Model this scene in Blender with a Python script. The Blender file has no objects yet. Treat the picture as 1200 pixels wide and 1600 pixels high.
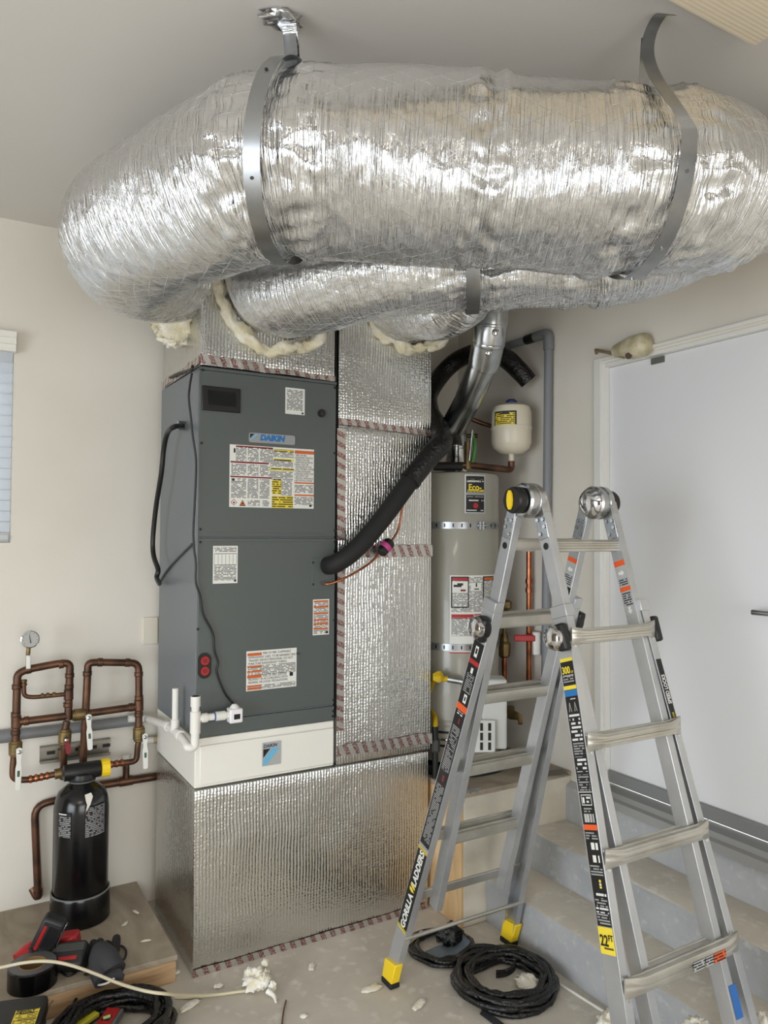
import bpy, math, random
import numpy as np
from mathutils import Vector, Matrix, noise
random.seed(7)
V = Vector
C = bpy.context.scene.collection
# ------------------------------------------------------------------ camera
CAM = V((-0.9006, -3.0229, 1.7861))
FPX, PITCH, ROLL, HEAD = 1178.7, 0.0262, 0.00567, 0.53125
_f = V((math.sin(HEAD)*math.cos(PITCH), math.cos(HEAD)*math.cos(PITCH), math.sin(PITCH)))
_r0 = V((math.cos(HEAD), -math.sin(HEAD), 0)); _u0 = _r0.cross(_f)
_r = _r0*math.cos(ROLL) + _u0*math.sin(ROLL); _u = _u0*math.cos(ROLL) - _r0*math.sin(ROLL)
cam = bpy.data.objects.new('camera', bpy.data.cameras.new('camera'))
C.objects.link(cam)
cam.data.sensor_fit = 'HORIZONTAL'; cam.data.sensor_width = 36; cam.data.lens = FPX/1200*36
cam.data.clip_start = 0.05
cam.matrix_world = Matrix(((_r.x, _u.x, -_f.x, CAM.x), (_r.y, _u.y, -_f.y, CAM.y), (_r.z, _u.z, -_f.z, CAM.z), (0, 0, 0, 1)))
bpy.context.scene.camera = cam
sc = bpy.context.scene
sc.view_settings.view_transform = 'Standard'; sc.view_settings.look = 'None'
sc.view_settings.gamma = 1; sc.view_settings.use_curve_mapping = False
sc.view_settings.exposure = 0.16
# ------------------------------------------------------------------ world and daylight
w = bpy.data.worlds.new('sky'); sc.world = w; w.use_nodes = True
w.node_tree.nodes['Background'].inputs[0].default_value = (0.87, 0.94, 1.0, 1)
w.node_tree.nodes['Background'].inputs[1].default_value = 2.8
def area(name, loc, rot, sx, sy, power, col):
    l = bpy.data.lights.new(name, 'AREA'); l.shape = 'RECTANGLE'; l.size = sx; l.size_y = sy
    l.energy = power; l.color = col
    o = bpy.data.objects.new(name, l); o.location = loc; o.rotation_euler = rot; C.objects.link(o); return o
# daylight coming in through the two open garage doors (left wall and wall behind the camera)
area('daylight_left_door', (-4.75, -3.2, 1.25), (0, math.radians(-90), 0), 2.2, 3.6, 122, (0.86, 0.93, 1.0))
area('daylight_front_door', (-1.2, -6.75, 1.25), (math.radians(90), 0, 0), 2.8, 2.2, 70, (1.0, 0.97, 0.93))
# warm ceiling lamp of the garage, behind the camera
area('garage_ceiling_lamp', (-1.7, -3.9, 3.10), (0, 0, 0), 1.2, 0.5, 26, (1.0, 0.91, 0.79))
# ------------------------------------------------------------------ pixel rays to points of known planes
def ray(px, py):
    return (_f*FPX + _r*(px-600) - _u*(py-800)).normalized()
def at(px, py, ax, val):
    d = ray(px, py); return CAM + d*((val-CAM[ax])/d[ax])
def atd(px, py, dep):
    d = ray(px, py); return CAM + d*(dep/d.dot(_f))
# ------------------------------------------------------------------ materials
MATS = {}
def lin(c):
    return tuple(((x/255)/12.92 if x/255 <= 0.04045 else ((x/255+0.055)/1.055)**2.4) for x in c) + (1,)
class NT:
    def __init__(s, name):
        s.m = bpy.data.materials.new(name); s.m.use_nodes = True; s.t = s.m.node_tree
        s.b = s.t.nodes['Principled BSDF']
    def n(s, typ, **kw):
        nd = s.t.nodes.new(typ)
        for k, v in kw.items():
            if k.startswith('i_'):
                key = k[2:]; key = int(key) if key.isdigit() else key
                nd.inputs[key].default_value = v
            else: setattr(nd, k, v)
        return nd
    def l(s, a, b): s.t.links.new(a, b)
    def math(s, op, a, b=None):
        nd = s.n('ShaderNodeMath', operation=op)
        for i, x in enumerate((a, b)):
            if x is None: continue
            if isinstance(x, (int, float)): nd.inputs[i].default_value = x
            else: s.l(x, nd.inputs[i])
        return nd.outputs[0]
    def mix(s, fac, a, b):
        nd = s.n('ShaderNodeMix', data_type='RGBA')
        for i, x in ((0, fac), (6, a), (7, b)):
            if isinstance(x, (int, float, tuple)): nd.inputs[i].default_value = x
            else: s.l(x, nd.inputs[i])
        return nd.outputs[2]
def mat(name, col, rough=0.5, metal=0.0, col2=None, nscale=4.0, nlo=0.4, nhi=0.65, bump=0.0, bscale=60.0, bdist=0.002, stretch=None, coat=0.0, spec=None, emit=None, alpha=None):
    if name in MATS: return MATS[name]
    k = NT(name); b = k.b
    b.inputs['Base Color'].default_value = lin(col); b.inputs['Roughness'].default_value = rough
    b.inputs['Metallic'].default_value = metal; b.inputs['Coat Weight'].default_value = coat
    if spec is not None: b.inputs['Specular IOR Level'].default_value = spec
    tc = k.n('ShaderNodeTexCoord'); src = tc.outputs['Object']
    if stretch:
        mp = k.n('ShaderNodeMapping'); mp.inputs['Scale'].default_value = stretch; k.l(src, mp.inputs['Vector']); src = mp.outputs[0]
    if col2:
        nz = k.n('ShaderNodeTexNoise'); nz.inputs['Scale'].default_value = nscale; nz.inputs['Detail'].default_value = 6
        k.l(src, nz.inputs['Vector'])
        mr = k.n('ShaderNodeMapRange'); mr.inputs[1].default_value = nlo; mr.inputs[2].default_value = nhi
        k.l(nz.outputs[0], mr.inputs[0]); k.l(k.mix(mr.outputs[0], lin(col), lin(col2)), b.inputs['Base Color'])
    if bump:
        nb = k.n('ShaderNodeTexNoise'); nb.inputs['Scale'].default_value = bscale; nb.inputs['Detail'].default_value = 4
        k.l(src, nb.inputs['Vector'])
        bp = k.n('ShaderNodeBump'); bp.inputs['Strength'].default_value = bump; bp.inputs['Distance'].default_value = bdist
        k.l(nb.outputs[0], bp.inputs['Height']); k.l(bp.outputs[0], b.inputs['Normal'])
    if emit:
        b.inputs['Emission Color'].default_value = lin(col); b.inputs['Emission Strength'].default_value = emit
    if alpha is not None:
        b.inputs['Transmission Weight'].default_value = alpha
    MATS[name] = k.m; return k.m
def print_mat(name, bg, ink, pitch, fill=0.55, dens=0.42, wl=0.5):
    """rows of small print on a label; UV in metres"""
    if name in MATS: return MATS[name]
    k = NT(name); uv = k.n('ShaderNodeUVMap'); sp = k.n('ShaderNodeSeparateXYZ'); k.l(uv.outputs[0], sp.inputs[0])
    r = k.math('DIVIDE', sp.outputs[1], pitch); fr = k.math('FRACT', r); row = k.math('FLOOR', r)
    m1 = k.math('LESS_THAN', fr, fill)
    cb = k.n('ShaderNodeCombineXYZ'); k.l(k.math('MULTIPLY', sp.outputs[0], wl/pitch), cb.inputs[0]); k.l(k.math('MULTIPLY', row, 13.7), cb.inputs[1])
    nz = k.n('ShaderNodeTexNoise'); nz.inputs['Scale'].default_value = 1.0; nz.inputs['Detail'].default_value = 1; k.l(cb.outputs[0], nz.inputs['Vector'])
    m2 = k.math('GREATER_THAN', nz.outputs[0], dens)
    k.l(k.mix(k.math('MULTIPLY', m1, m2), lin(bg), lin(ink)), k.b.inputs['Base Color']); k.b.inputs['Roughness'].default_value = 0.5
    MATS[name] = k.m; return k.m
def duct_foil():
    k = NT('foil_jacket'); b = k.b
    b.inputs['Base Color'].default_value = (0.75, 0.76, 0.775, 1); b.inputs['Metallic'].default_value = 1.0; b.inputs['Roughness'].default_value = 0.2
    uv = k.n('ShaderNodeUVMap'); sp = k.n('ShaderNodeSeparateXYZ'); k.l(uv.outputs[0], sp.inputs[0])
    u, v = sp.outputs[0], sp.outputs[1]
    def nz(su, sv, det=3, dist=0.0):
        cb = k.n('ShaderNodeCombineXYZ'); k.l(k.math('MULTIPLY', u, su), cb.inputs[0]); k.l(k.math('MULTIPLY', v, sv), cb.inputs[1])
        t = k.n('ShaderNodeTexNoise'); t.inputs['Scale'].default_value = 1; t.inputs['Detail'].default_value = det; t.inputs['Distortion'].default_value = dist
        k.l(cb.outputs[0], t.inputs['Vector']); return t.outputs[0]
    a = nz(130, 4.5, 3, 0.4); c = nz(20, 22, 2, 1.0)
    ridge = k.math('SUBTRACT', 1.0, k.math('ABSOLUTE', k.math('MULTIPLY', k.math('SUBTRACT', a, 0.5), 5.0)))
    # diamond scrim threads
    def thread(sg):
        t = k.math('ADD', k.math('MULTIPLY', u, 11.0), k.math('MULTIPLY', v, sg*24.0))
        d = k.math('ABSOLUTE', k.math('SUBTRACT', k.math('FRACT', t), 0.5))
        return k.math('LESS_THAN', d, 0.022)
    th = k.math('MAXIMUM', thread(1), thread(-1))
    h = k.math('ADD', k.math('MULTIPLY', ridge, 0.9), k.math('MULTIPLY', c, 0.6))
    h = k.math('ADD', h, k.math('MULTIPLY', th, 0.16))
    ge = k.n('ShaderNodeNewGeometry'); gs = k.n('ShaderNodeSeparateXYZ'); k.l(ge.outputs['Normal'], gs.inputs[0])
    # the jacket is pulled smooth over the top of the duct and creases underneath
    sm = k.n('ShaderNodeMapRange'); sm.inputs[1].default_value = -0.1; sm.inputs[2].default_value = 0.6; sm.inputs[3].default_value = 1.0; sm.inputs[4].default_value = 0.22; k.l(gs.outputs[2], sm.inputs[0])
    h = k.math('MULTIPLY', h, sm.outputs[0])
    bp = k.n('ShaderNodeBump'); bp.inputs['Strength'].default_value = 0.85; bp.inputs['Distance'].default_value = 0.0046
    k.l(h, bp.inputs['Height']); k.l(bp.outputs[0], b.inputs['Normal'])
    k.l(k.math('ADD', k.math('MULTIPLY', th, 0.2), 0.13), b.inputs['Roughness'])
    return k.m
def bubble_foil():
    k = NT('bubble_foil'); b = k.b
    b.inputs['Base Color'].default_value = (0.70, 0.70, 0.68, 1); b.inputs['Metallic'].default_value = 1.0; b.inputs['Roughness'].default_value = 0.22
    tc = k.n('ShaderNodeTexCoord'); sp = k.n('ShaderNodeSeparateXYZ'); k.l(tc.outputs['Object'], sp.inputs[0])
    s = k.math('ADD', sp.outputs[0], sp.outputs[1])
    wob = k.n('ShaderNodeTexNoise'); wob.inputs['Scale'].default_value = 9; k.l(tc.outputs['Object'], wob.inputs['Vector'])
    s2 = k.math('ADD', s, k.math('MULTIPLY', wob.outputs[0], 0.006))
    rib = k.math('ABSOLUTE', k.math('SINE', k.math('MULTIPLY', s2, math.pi/0.0142)))
    mp = k.n('ShaderNodeMapping'); mp.inputs['Scale'].default_value = (1, 1, 0.75); k.l(tc.outputs['Object'], mp.inputs[0])
    vo = k.n('ShaderNodeTexVoronoi'); vo.inputs['Scale'].default_value = 105; vo.inputs['Randomness'].default_value = 0.55; k.l(mp.outputs[0], vo.inputs['Vector'])
    bub = k.math('SUBTRACT', 1.0, vo.outputs['Distance'])
    big = k.n('ShaderNodeTexNoise'); big.inputs['Scale'].default_value = 14; big.inputs['Detail'].default_value = 3; k.l(tc.outputs['Object'], big.inputs['Vector'])
    h = k.math('ADD', k.math('MULTIPLY', rib, 0.8), k.math('MULTIPLY', bub, 0.7))
    h = k.math('ADD', h, k.math('MULTIPLY', big.outputs[0], 1.2))
    bp = k.n('ShaderNodeBump'); bp.inputs['Strength'].default_value = 0.6; bp.inputs['Distance'].default_value = 0.0032
    k.l(h, bp.inputs['Height']); k.l(bp.outputs[0], b.inputs['Normal'])
    return k.m
def tape_mat():
    k = NT('printed_foil_tape'); b = k.b
    b.inputs['Metallic'].default_value = 0.8; b.inputs['Roughness'].default_value = 0.3
    uv = k.n('ShaderNodeUVMap'); sp = k.n('ShaderNodeSeparateXYZ'); k.l(uv.outputs[0], sp.inputs[0])
    t = k.math('FRACT', k.math('ADD', k.math('MULTIPLY', sp.outputs[0], 21.0), k.math('MULTIPLY', sp.outputs[1], 9.0)))
    nz = k.n('ShaderNodeTexNoise'); nz.inputs['Scale'].default_value = 170; k.l(uv.outputs[0], nz.inputs['Vector'])
    m = k.math('MULTIPLY', k.math('LESS_THAN', t, 0.5), k.math('GREATER_THAN', nz.outputs[0], 0.45))
    k.l(k.mix(m, lin((200, 197, 193)), lin((146, 104, 100))), b.inputs['Base Color'])
    nb = k.n('ShaderNodeTexNoise'); nb.inputs['Scale'].default_value = 60; nb.inputs['Detail'].default_value = 4; k.l(uv.outputs[0], nb.inputs['Vector'])
    bp = k.n('ShaderNodeBump'); bp.inputs['Strength'].default_value = 0.7; bp.inputs['Distance'].default_value = 0.004
    k.l(nb.outputs[0], bp.inputs['Height']); k.l(bp.outputs[0], b.inputs['Normal'])
    return k.m
def wood_mat(name, c1, c2, sc_=(3, 3, 30), dist=3.0):
    k = NT(name); b = k.b; tc = k.n('ShaderNodeTexCoord'); mp = k.n('ShaderNodeMapping'); mp.inputs['Scale'].default_value = sc_
    k.l(tc.outputs['Object'], mp.inputs[0]); nz = k.n('ShaderNodeTexNoise'); nz.inputs['Scale'].default_value = 1; nz.inputs['Detail'].default_value = 5; nz.inputs['Distortion'].default_value = dist
    k.l(mp.outputs[0], nz.inputs['Vector']); mr = k.n('ShaderNodeMapRange'); mr.inputs[1].default_value = 0.35; mr.inputs[2].default_value = 0.68; k.l(nz.outputs[0], mr.inputs[0])
    k.l(k.mix(mr.outputs[0], lin(c1), lin(c2)), b.inputs['Base Color']); b.inputs['Roughness'].default_value = 0.75
    return k.m
def concrete_mat(name, c1, c2, c3, sc_=1.6):
    k = NT(name); b = k.b; tc = k.n('ShaderNodeTexCoord'); o = tc.outputs['Object']
    n1 = k.n('ShaderNodeTexNoise'); n1.inputs['Scale'].default_value = sc_; n1.inputs['Detail'].default_value = 8; n1.inputs['Roughness'].default_value = 0.62; k.l(o, n1.inputs['Vector'])
    n2 = k.n('ShaderNodeTexNoise'); n2.inputs['Scale'].default_value = sc_*9; n2.inputs['Detail'].default_value = 6; k.l(o, n2.inputs['Vector'])
    m1 = k.n('ShaderNodeMapRange'); m1.inputs[1].default_value = 0.38; m1.inputs[2].default_value = 0.66; k.l(n1.outputs[0], m1.inputs[0])
    m2 = k.n('ShaderNodeMapRange'); m2.inputs[1].default_value = 0.56; m2.inputs[2].default_value = 0.74; m2.inputs[4].default_value = 0.7; k.l(n2.outputs[0], m2.inputs[0])
    k.l(k.mix(m2.outputs[0], k.mix(m1.outputs[0], lin(c1), lin(c2)), lin(c3)), b.inputs['Base Color']); b.inputs['Roughness'].default_value = 0.7
    bp = k.n('ShaderNodeBump'); bp.inputs['Strength'].default_value = 0.25; bp.inputs['Distance'].default_value = 0.003; k.l(n2.outputs[0], bp.inputs['Height']); k.l(bp.outputs[0], b.inputs['Normal'])
    return k.m
FOIL = duct_foil(); BUB = bubble_foil(); TAPE = tape_mat()
WALL = mat('wall_paint', (226, 221, 211), 0.75, col2=(219, 213, 202), nscale=1.1, bump=0.12, bscale=90)
CEIL = mat('ceiling_paint', (214, 210, 204), 0.8, bump=0.1, bscale=120)
DOORP = mat('door_paint', (224, 225, 227), 0.4, bump=0.04, bscale=40)
TRIMP = mat('trim_paint', (226, 225, 220), 0.45)
FLOORM = concrete_mat('floor_concrete', (206, 199, 187), (184, 177, 165), (226, 221, 211), 1.8)
STEPM = concrete_mat('step_concrete', (204, 197, 184), (182, 175, 163), (220, 216, 206), 2.5)
RISERM = concrete_mat('grey_painted_concrete', (170, 171, 172), (150, 152, 154), (190, 190, 189), 3.0)
AHUM = mat('unit_grey_paint', (86, 92, 90), 0.38, bump=0.03, bscale=200)
AHUD = mat('unit_dark_edge', (34, 37, 37), 0.5)
WHITEP = mat('white_enamel', (232, 230, 222), 0.4)
GALV = mat('galvanized_steel', (190, 193, 195), 0.22, 1.0, col2=(150, 154, 158), nscale=9, bump=0.06, bscale=25)
STRAPM = mat('strap_steel', (168, 170, 172), 0.32, 1.0, col2=(140, 143, 146), nscale=6)
ALU = mat('ladder_aluminium', (196, 198, 201), 0.38, 0.72, col2=(180, 183, 187), nscale=5, bump=0.05, bscale=160)
ALUR = mat('rung_aluminium', (196, 194, 187), 0.33, 0.75, col2=(176, 173, 164), nscale=8, bump=0.08, bscale=120)
CHROME = mat('chrome', (215, 216, 218), 0.1, 1.0)
COPPER = mat('aged_copper', (112, 80, 62), 0.42, 0.8, col2=(80, 61, 50), nscale=14, bump=0.08, bscale=60)
COPPERN = mat('bright_copper', (196, 122, 84), 0.3, 0.95, col2=(150, 92, 66), nscale=18)
BRASS = mat('dull_brass', (138, 118, 78), 0.45, 0.8, col2=(104, 88, 60), nscale=20)
BLACK = mat('black_plastic', (20, 20, 21), 0.4)
BLACKG = mat('black_gloss_wrap', (12, 12, 13), 0.16, bump=0.9, bscale=75, bdist=0.008)
BLACKT = mat('black_gloss_tank', (10, 10, 12), 0.22, bump=0.05, bscale=12)
RUBBER = mat('black_rubber', (22, 22, 22), 0.7, bump=0.2, bscale=60)
PVC = mat('white_pvc', (228, 226, 220), 0.35)
GREYPVC = mat('grey_pvc', (122, 124, 126), 0.5)
GREYC = mat('grey_conduit', (126, 129, 133), 0.5)
FLUFF = mat('glass_wool', (226, 216, 184), 0.95, col2=(244, 240, 226), nscale=16, bump=0.8, bscale=110, bdist=0.006)
COTTON = mat('white_wool', (236, 234, 226), 0.95, col2=(222, 214, 190), nscale=30, bump=0.7, bscale=120, bdist=0.005)
TANKP = mat('tank_enamel', (154, 151, 140), 0.3, coat=0.2)
CREAM = mat('cream_enamel', (214, 206, 186), 0.32)
YEL = mat('yellow_plastic', (240, 205, 30), 0.45)
YELG = mat('yellow_gas_coating', (205, 172, 22), 0.45)
RED = mat('red_plastic', (168, 30, 32), 0.4)
DKRED = mat('dark_red_plastic', (120, 24, 30), 0.45)
PWHITE = mat('print_white', (226, 226, 220), 0.5)
PBLACK = mat('print_black', (18, 18, 18), 0.5)
PORANGE = mat('print_orange', (200, 98, 40), 0.5)
PHOT = mat('print_bright_orange', (226, 92, 36), 0.5)
PRED = mat('print_red', (172, 40, 44), 0.5)
PYEL = mat('print_yellow', (232, 208, 60), 0.5)
PBLUE = mat('print_blue', (34, 112, 178), 0.5)
PCYAN = mat('print_light_blue', (110, 180, 215), 0.5)
PGREY = mat('print_grey', (150, 152, 152), 0.4)
PSILV = mat('print_silver', (184, 186, 186), 0.35, 0.3)
LINES = print_mat('fine_print_on_white', (222, 222, 216), (90, 90, 90), 0.006)
LINESB = print_mat('capital_print_on_white', (222, 222, 216), (50, 50, 50), 0.0145, 0.5, 0.44, 0.9)
LINESY = print_mat('fine_print_on_yellow', (226, 204, 66), (80, 70, 20), 0.0095)
LINESK = print_mat('fine_print_on_black', (16, 16, 17), (150, 150, 150), 0.0075)
LINESKB = print_mat('bold_print_on_black', (16, 16, 17), (215, 215, 215), 0.012, 0.55, 0.45)
LINESS = print_mat('fine_print_on_silver', (168, 170, 172), (50, 50, 50), 0.008)
LINESO = print_mat('fine_print_on_orange', (222, 92, 40), (70, 26, 10), 0.009)
BARS = print_mat('barcode', (225, 225, 222), (20, 20, 20), 0.05, 1.0, 0.5, 18.0)
PLY = wood_mat('weathered_plywood', (172, 160, 142), (142, 130, 112), (5, 2, 5), 2.0)
PLYE = wood_mat('plywood_edge', (196, 164, 126), (160, 128, 92), (4, 4, 40), 1.0)
PINE = wood_mat('pine_plywood', (216, 184, 138), (186, 148, 102), (7, 7, 1.6), 2.5)
DRYW = mat('raw_drywall', (214, 207, 192), 0.8, col2=(196, 188, 170), nscale=5)
GLASSD = mat('dark_glass', (16, 18, 19), 0.12)
GREYCLOTH = mat('grey_cloth', (62, 62, 66), 0.9, bump=0.5, bscale=150)
SCRAP = mat('grey_scrap', (104, 114, 122), 0.7, bump=0.3, bscale=40)
# ------------------------------------------------------------------ mesh helpers
class MB:
    def __init__(s): s.v = []; s.f = []; s.m = []; s.uv = {}
    def add(s, vs, fs, mi=0, uvs=None):
        o = len(s.v); s.v += [tuple(x) for x in vs]
        for i, f in enumerate(fs):
            if uvs: s.uv[len(s.f)] = uvs[i]
            s.f.append(tuple(o+j for j in f)); s.m.append(mi)
        return s
    def box(s, x0, x1, y0, y1, z0, z1, mi=0, M=None):
        p = [V((x, y, z)) for z in (z0, z1) for y in (y0, y1) for x in (x0, x1)]
        if M: p = [M @ q for q in p]
        return s.add(p, [(0, 2, 3, 1), (4, 5, 7, 6), (0, 1, 5, 4), (2, 6, 7, 3), (0, 4, 6, 2), (1, 3, 7, 5)], mi)
    def tube(s, pts, r, n=12, cap=True, mi=0, closed=False, uvm=False, disp=None, sub=0):
        pts = [V(p) for p in pts]
        if sub: pts, r = spline(pts, r, sub)
        k = len(pts); rr = list(r) if hasattr(r, '__len__') else [r]*k
        fr = frames(pts, closed); vs = []; fs = []; uvs = []; L = 0
        for i in range(k):
            t, a, b = fr[i]
            for j in range(n):
                th = 2*math.pi*j/n; q = rr[i]
                if disp: q += disp(i, th, L)
                vs.append(pts[i] + a*(math.cos(th)*q) + b*(math.sin(th)*q))
            if i < k-1: L += (pts[i+1]-pts[i]).length
        Ls = [0]
        for i in range(k-1): Ls.append(Ls[-1] + (pts[i+1]-pts[i]).length)
        for i in range(k if closed else k-1):
            i2 = (i+1) % k
            for j in range(n):
                j2 = (j+1) % n
                fs.append((i*n+j, i*n+j2, i2*n+j2, i2*n+j))
                if uvm:
                    c = 2*math.pi*rr[0]/n
                    uvs.append([(Ls[i], j*c), (Ls[i], (j+1)*c), (Ls[i2], (j+1)*c), (Ls[i2], j*c)])
        if cap and not closed:
            fs.append(tuple(range(n-1, -1, -1))); fs.append(tuple((k-1)*n+j for j in range(n)))
            if uvm: uvs += [[(0, 0)]*n, [(0, 0)]*n]
        return s.add(vs, fs, mi, uvs if uvm else None)
    def lathe(s, prof, org=(0, 0, 0), ax=(0, 0, 1), n=32, mi=0, cap=True):
        ax = V(ax).normalized(); a = ax.orthogonal().normalized(); b = ax.cross(a); org = V(org); vs = []; fs = []
        for (r, h) in prof:
            for j in range(n):
                th = 2*math.pi*j/n; vs.append(org + ax*h + a*(max(r, 1e-5)*math.cos(th)) + b*(max(r, 1e-5)*math.sin(th)))
        for i in range(len(prof)-1):
            for j in range(n):
                j2 = (j+1) % n; fs.append((i*n+j, i*n+j2, (i+1)*n+j2, (i+1)*n+j))
        if cap: fs.append(tuple(range(n-1, -1, -1))); fs.append(tuple((len(prof)-1)*n+j for j in range(n)))
        return s.add(vs, fs, mi)
    def prism(s, poly, d, mi=0):
        n = len(poly); d = V(d); a = [V(p) for p in poly]
        vs = a + [p+d for p in a]
        fs = [tuple(range(n-1, -1, -1)), tuple(range(n, 2*n))] + [(i, (i+1) % n, n+(i+1) % n, n+i) for i in range(n)]
        return s.add(vs, fs, mi)
    def ribbon(s, pts, wd, th=0.0016, mi=0, sub=0):
        pts = [V(p) for p in pts]; wd = [V(x) for x in wd]
        if sub:
            w2 = spline(wd, 0, sub)[0]; pts = spline(pts, 0, sub)[0]; wd = w2
        vs = []; fs = []; uvs = []; k = len(pts); L = 0
        for i in range(k):
            t = (pts[min(i+1, k-1)]-pts[max(i-1, 0)]).normalized(); nrm = t.cross(wd[i]).normalized()
            if i: L += (pts[i]-pts[i-1]).length
            for a, b in ((-.5, -.5), (.5, -.5), (.5, .5), (-.5, .5)): vs.append(pts[i] + wd[i]*a + nrm*(th*b))
            if i:
                L0 = L-(pts[i]-pts[i-1]).length; W = wd[i].length
                for j in range(4):
                    j2 = (j+1) % 4; fs.append(((i-1)*4+j, (i-1)*4+j2, i*4+j2, i*4+j))
                    uvs.append([(L0, 0 if j in (0, 3) else W), (L0, W if j in (0, 1) else 0), (L, W if j in (0, 1) else 0), (L, 0 if j in (0, 3) else W)])
        fs += [(0, 3, 2, 1), tuple((k-1)*4+j for j in range(4))]; uvs += [[(0, 0)]*4]*2
        return s.add(vs, fs, mi, uvs)
    def build(s, name, mats, parent=None, smooth=30, bev=0.0, sub=0):
        me = bpy.data.meshes.new(name); me.from_pydata(s.v, [], s.f)
        if not isinstance(mats, (list, tuple)): mats = [mats]
        for m in mats: me.materials.append(m)
        me.polygons.foreach_set('material_index', s.m)
        if s.uv:
            ul = me.uv_layers.new(name='UVMap')
            for fi, u in s.uv.items():
                for li, x in zip(me.polygons[fi].loop_indices, u): ul.data[li].uv = x
        me.polygons.foreach_set('use_smooth', [bool(smooth)]*len(s.f))
        if smooth and smooth < 180: me.set_sharp_from_angle(angle=math.radians(smooth))
        me.update()
        return link(name, me, parent, bev)
def link(name, me, parent=None, bev=0.0):
    o = bpy.data.objects.new(name, me); C.objects.link(o)
    if parent is not None: setpar(o, parent)
    if bev:
        b = o.modifiers.new('bevel', 'BEVEL'); b.width = bev; b.segments = 2; b.limit_method = 'ANGLE'; b.angle_limit = math.radians(40)
    return o
def worldloc(o):
    l = V((0, 0, 0))
    while o is not None: l = l + o.location + o.matrix_parent_inverse.translation; o = o.parent
    return l
def setpar(o, p):
    o.parent = p; o.matrix_parent_inverse = Matrix.Translation(-worldloc(p))
def cpy(o, off, label=None):
    c = o.copy(); C.objects.link(c); c.location = o.location + V(off)
    return c
def spline(pts, r, sub):
    k = len(pts); out = []; ro = []; rl = list(r) if hasattr(r, '__len__') else None
    for i in range(k-1):
        p0, p1, p2, p3 = pts[max(i-1, 0)], pts[i], pts[i+1], pts[min(i+2, k-1)]
        for j in range(sub):
            t = j/sub; t2 = t*t; t3 = t2*t
            out.append(0.5*((2*p1) + (p2-p0)*t + (2*p0-5*p1+4*p2-p3)*t2 + (3*p1-p0-3*p2+p3)*t3))
            if rl:
                a, b, c, d = rl[max(i-1, 0)], rl[i], rl[i+1], rl[min(i+2, k-1)]
                ro.append(0.5*((2*b) + (c-a)*t + (2*a-5*b+4*c-d)*t2 + (3*b-a-3*c+d)*t3))
    out.append(pts[-1].copy())
    if rl: ro.append(rl[-1])
    return out, (ro if rl else r)
def resample(pts, r, step):
    L = [0]
    for i in range(len(pts)-1): L.append(L[-1]+(pts[i+1]-pts[i]).length)
    n = max(2, int(L[-1]/step)+1); o = []; ro = []; j = 0
    for i in range(n):
        s = L[-1]*i/(n-1)
        while j < len(L)-2 and L[j+1] < s: j += 1
        t = (s-L[j])/max(L[j+1]-L[j], 1e-9); o.append(pts[j].lerp(pts[j+1], t)); ro.append(r[j]*(1-t)+r[j+1]*t)
    return o, ro
def frames(pts, closed=False):
    k = len(pts); T = []
    for i in range(k):
        a = pts[(i-1) % k] if (closed or i) else pts[i]; b = pts[(i+1) % k] if (closed or i < k-1) else pts[i]
        d = b-a; T.append(d.normalized() if d.length > 1e-9 else V((0, 0, 1)))
    a = T[0].orthogonal().normalized() if abs(T[0].z) > 0.9 else V((0, 0, 1)).cross(T[0]).normalized(); out = []
    for i in range(k):
        a = (a - T[i]*a.dot(T[i])).normalized(); out.append((T[i], a, T[i].cross(a)))
    return out
def thing(name, label, cat, loc=(0, 0, 0), group=None):
    o = bpy.data.objects.new(name, None); C.objects.link(o); o.location = loc; o.empty_display_size = 0.1
    o['label'] = label; o['category'] = cat
    if group: o['group'] = group
    return o
def tag(o, label, cat, group=None):
    o['label'] = label; o['category'] = cat
    if group: o['group'] = group
    return o
def struct(o): o['kind'] = 'structure'; return o
def rbox(name, m, x0, x1, y0, y1, z0, z1, parent=None, bev=0.0): return MB().box(x0, x1, y0, y1, z0, z1).build(name, m, parent, 30, bev)
def cyl(name, m, p0, p1, r, parent=None, n=20, r2=None):
    return MB().tube([p0, p1], [r, r if r2 is None else r2], n).build(name, m, parent, 40)
def pipe(name, m, pts, r, parent=None, n=14, sub=0): return MB().tube(pts, r, n, sub=sub).build(name, m, parent, 50)
def bend(pts, rad, k=5):
    """polyline with its corners rounded off"""
    pts = [V(p) for p in pts]; out = [pts[0]]
    for i in range(1, len(pts)-1):
        a = pts[i-1]-pts[i]; b = pts[i+1]-pts[i]; d = min(rad, a.length*.49, b.length*.49); p, q = pts[i]+a.normalized()*d, pts[i]+b.normalized()*d
        for j in range(k+1):
            t = j/k; out.append(p*(1-t)**2 + pts[i]*2*t*(1-t) + q*t*t)
    out.append(pts[-1]); return out
def letters(s, size, org, ux, uy, m, parent=None, name='lettering', off=0.0, shear=0.0, align='LEFT', ext=0.0003, xs=1.0):
    cu = bpy.data.curves.new('t', 'FONT'); cu.body = s; cu.size = size; cu.offset = off; cu.shear = shear; cu.align_x = align; cu.extrude = ext; cu.resolution_u = 3
    to = bpy.data.objects.new('t', cu); C.objects.link(to); bpy.context.view_layer.update()
    me = bpy.data.meshes.new_from_object(to); bpy.data.objects.remove(to); bpy.data.curves.remove(cu)
    ux = V(ux).normalized(); uy = V(uy).normalized(); uz = ux.cross(uy); org = V(org)
    M = Matrix(((ux.x*xs, uy.x, uz.x, org.x), (ux.y*xs, uy.y, uz.y, org.y), (ux.z*xs, uy.z, uz.z, org.z), (0, 0, 0, 1)))
    me.transform(M); me.materials.clear(); me.materials.append(m); me.name = name
    o = link(name, me, parent); o['kind'] = 'stuff'; return o
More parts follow.
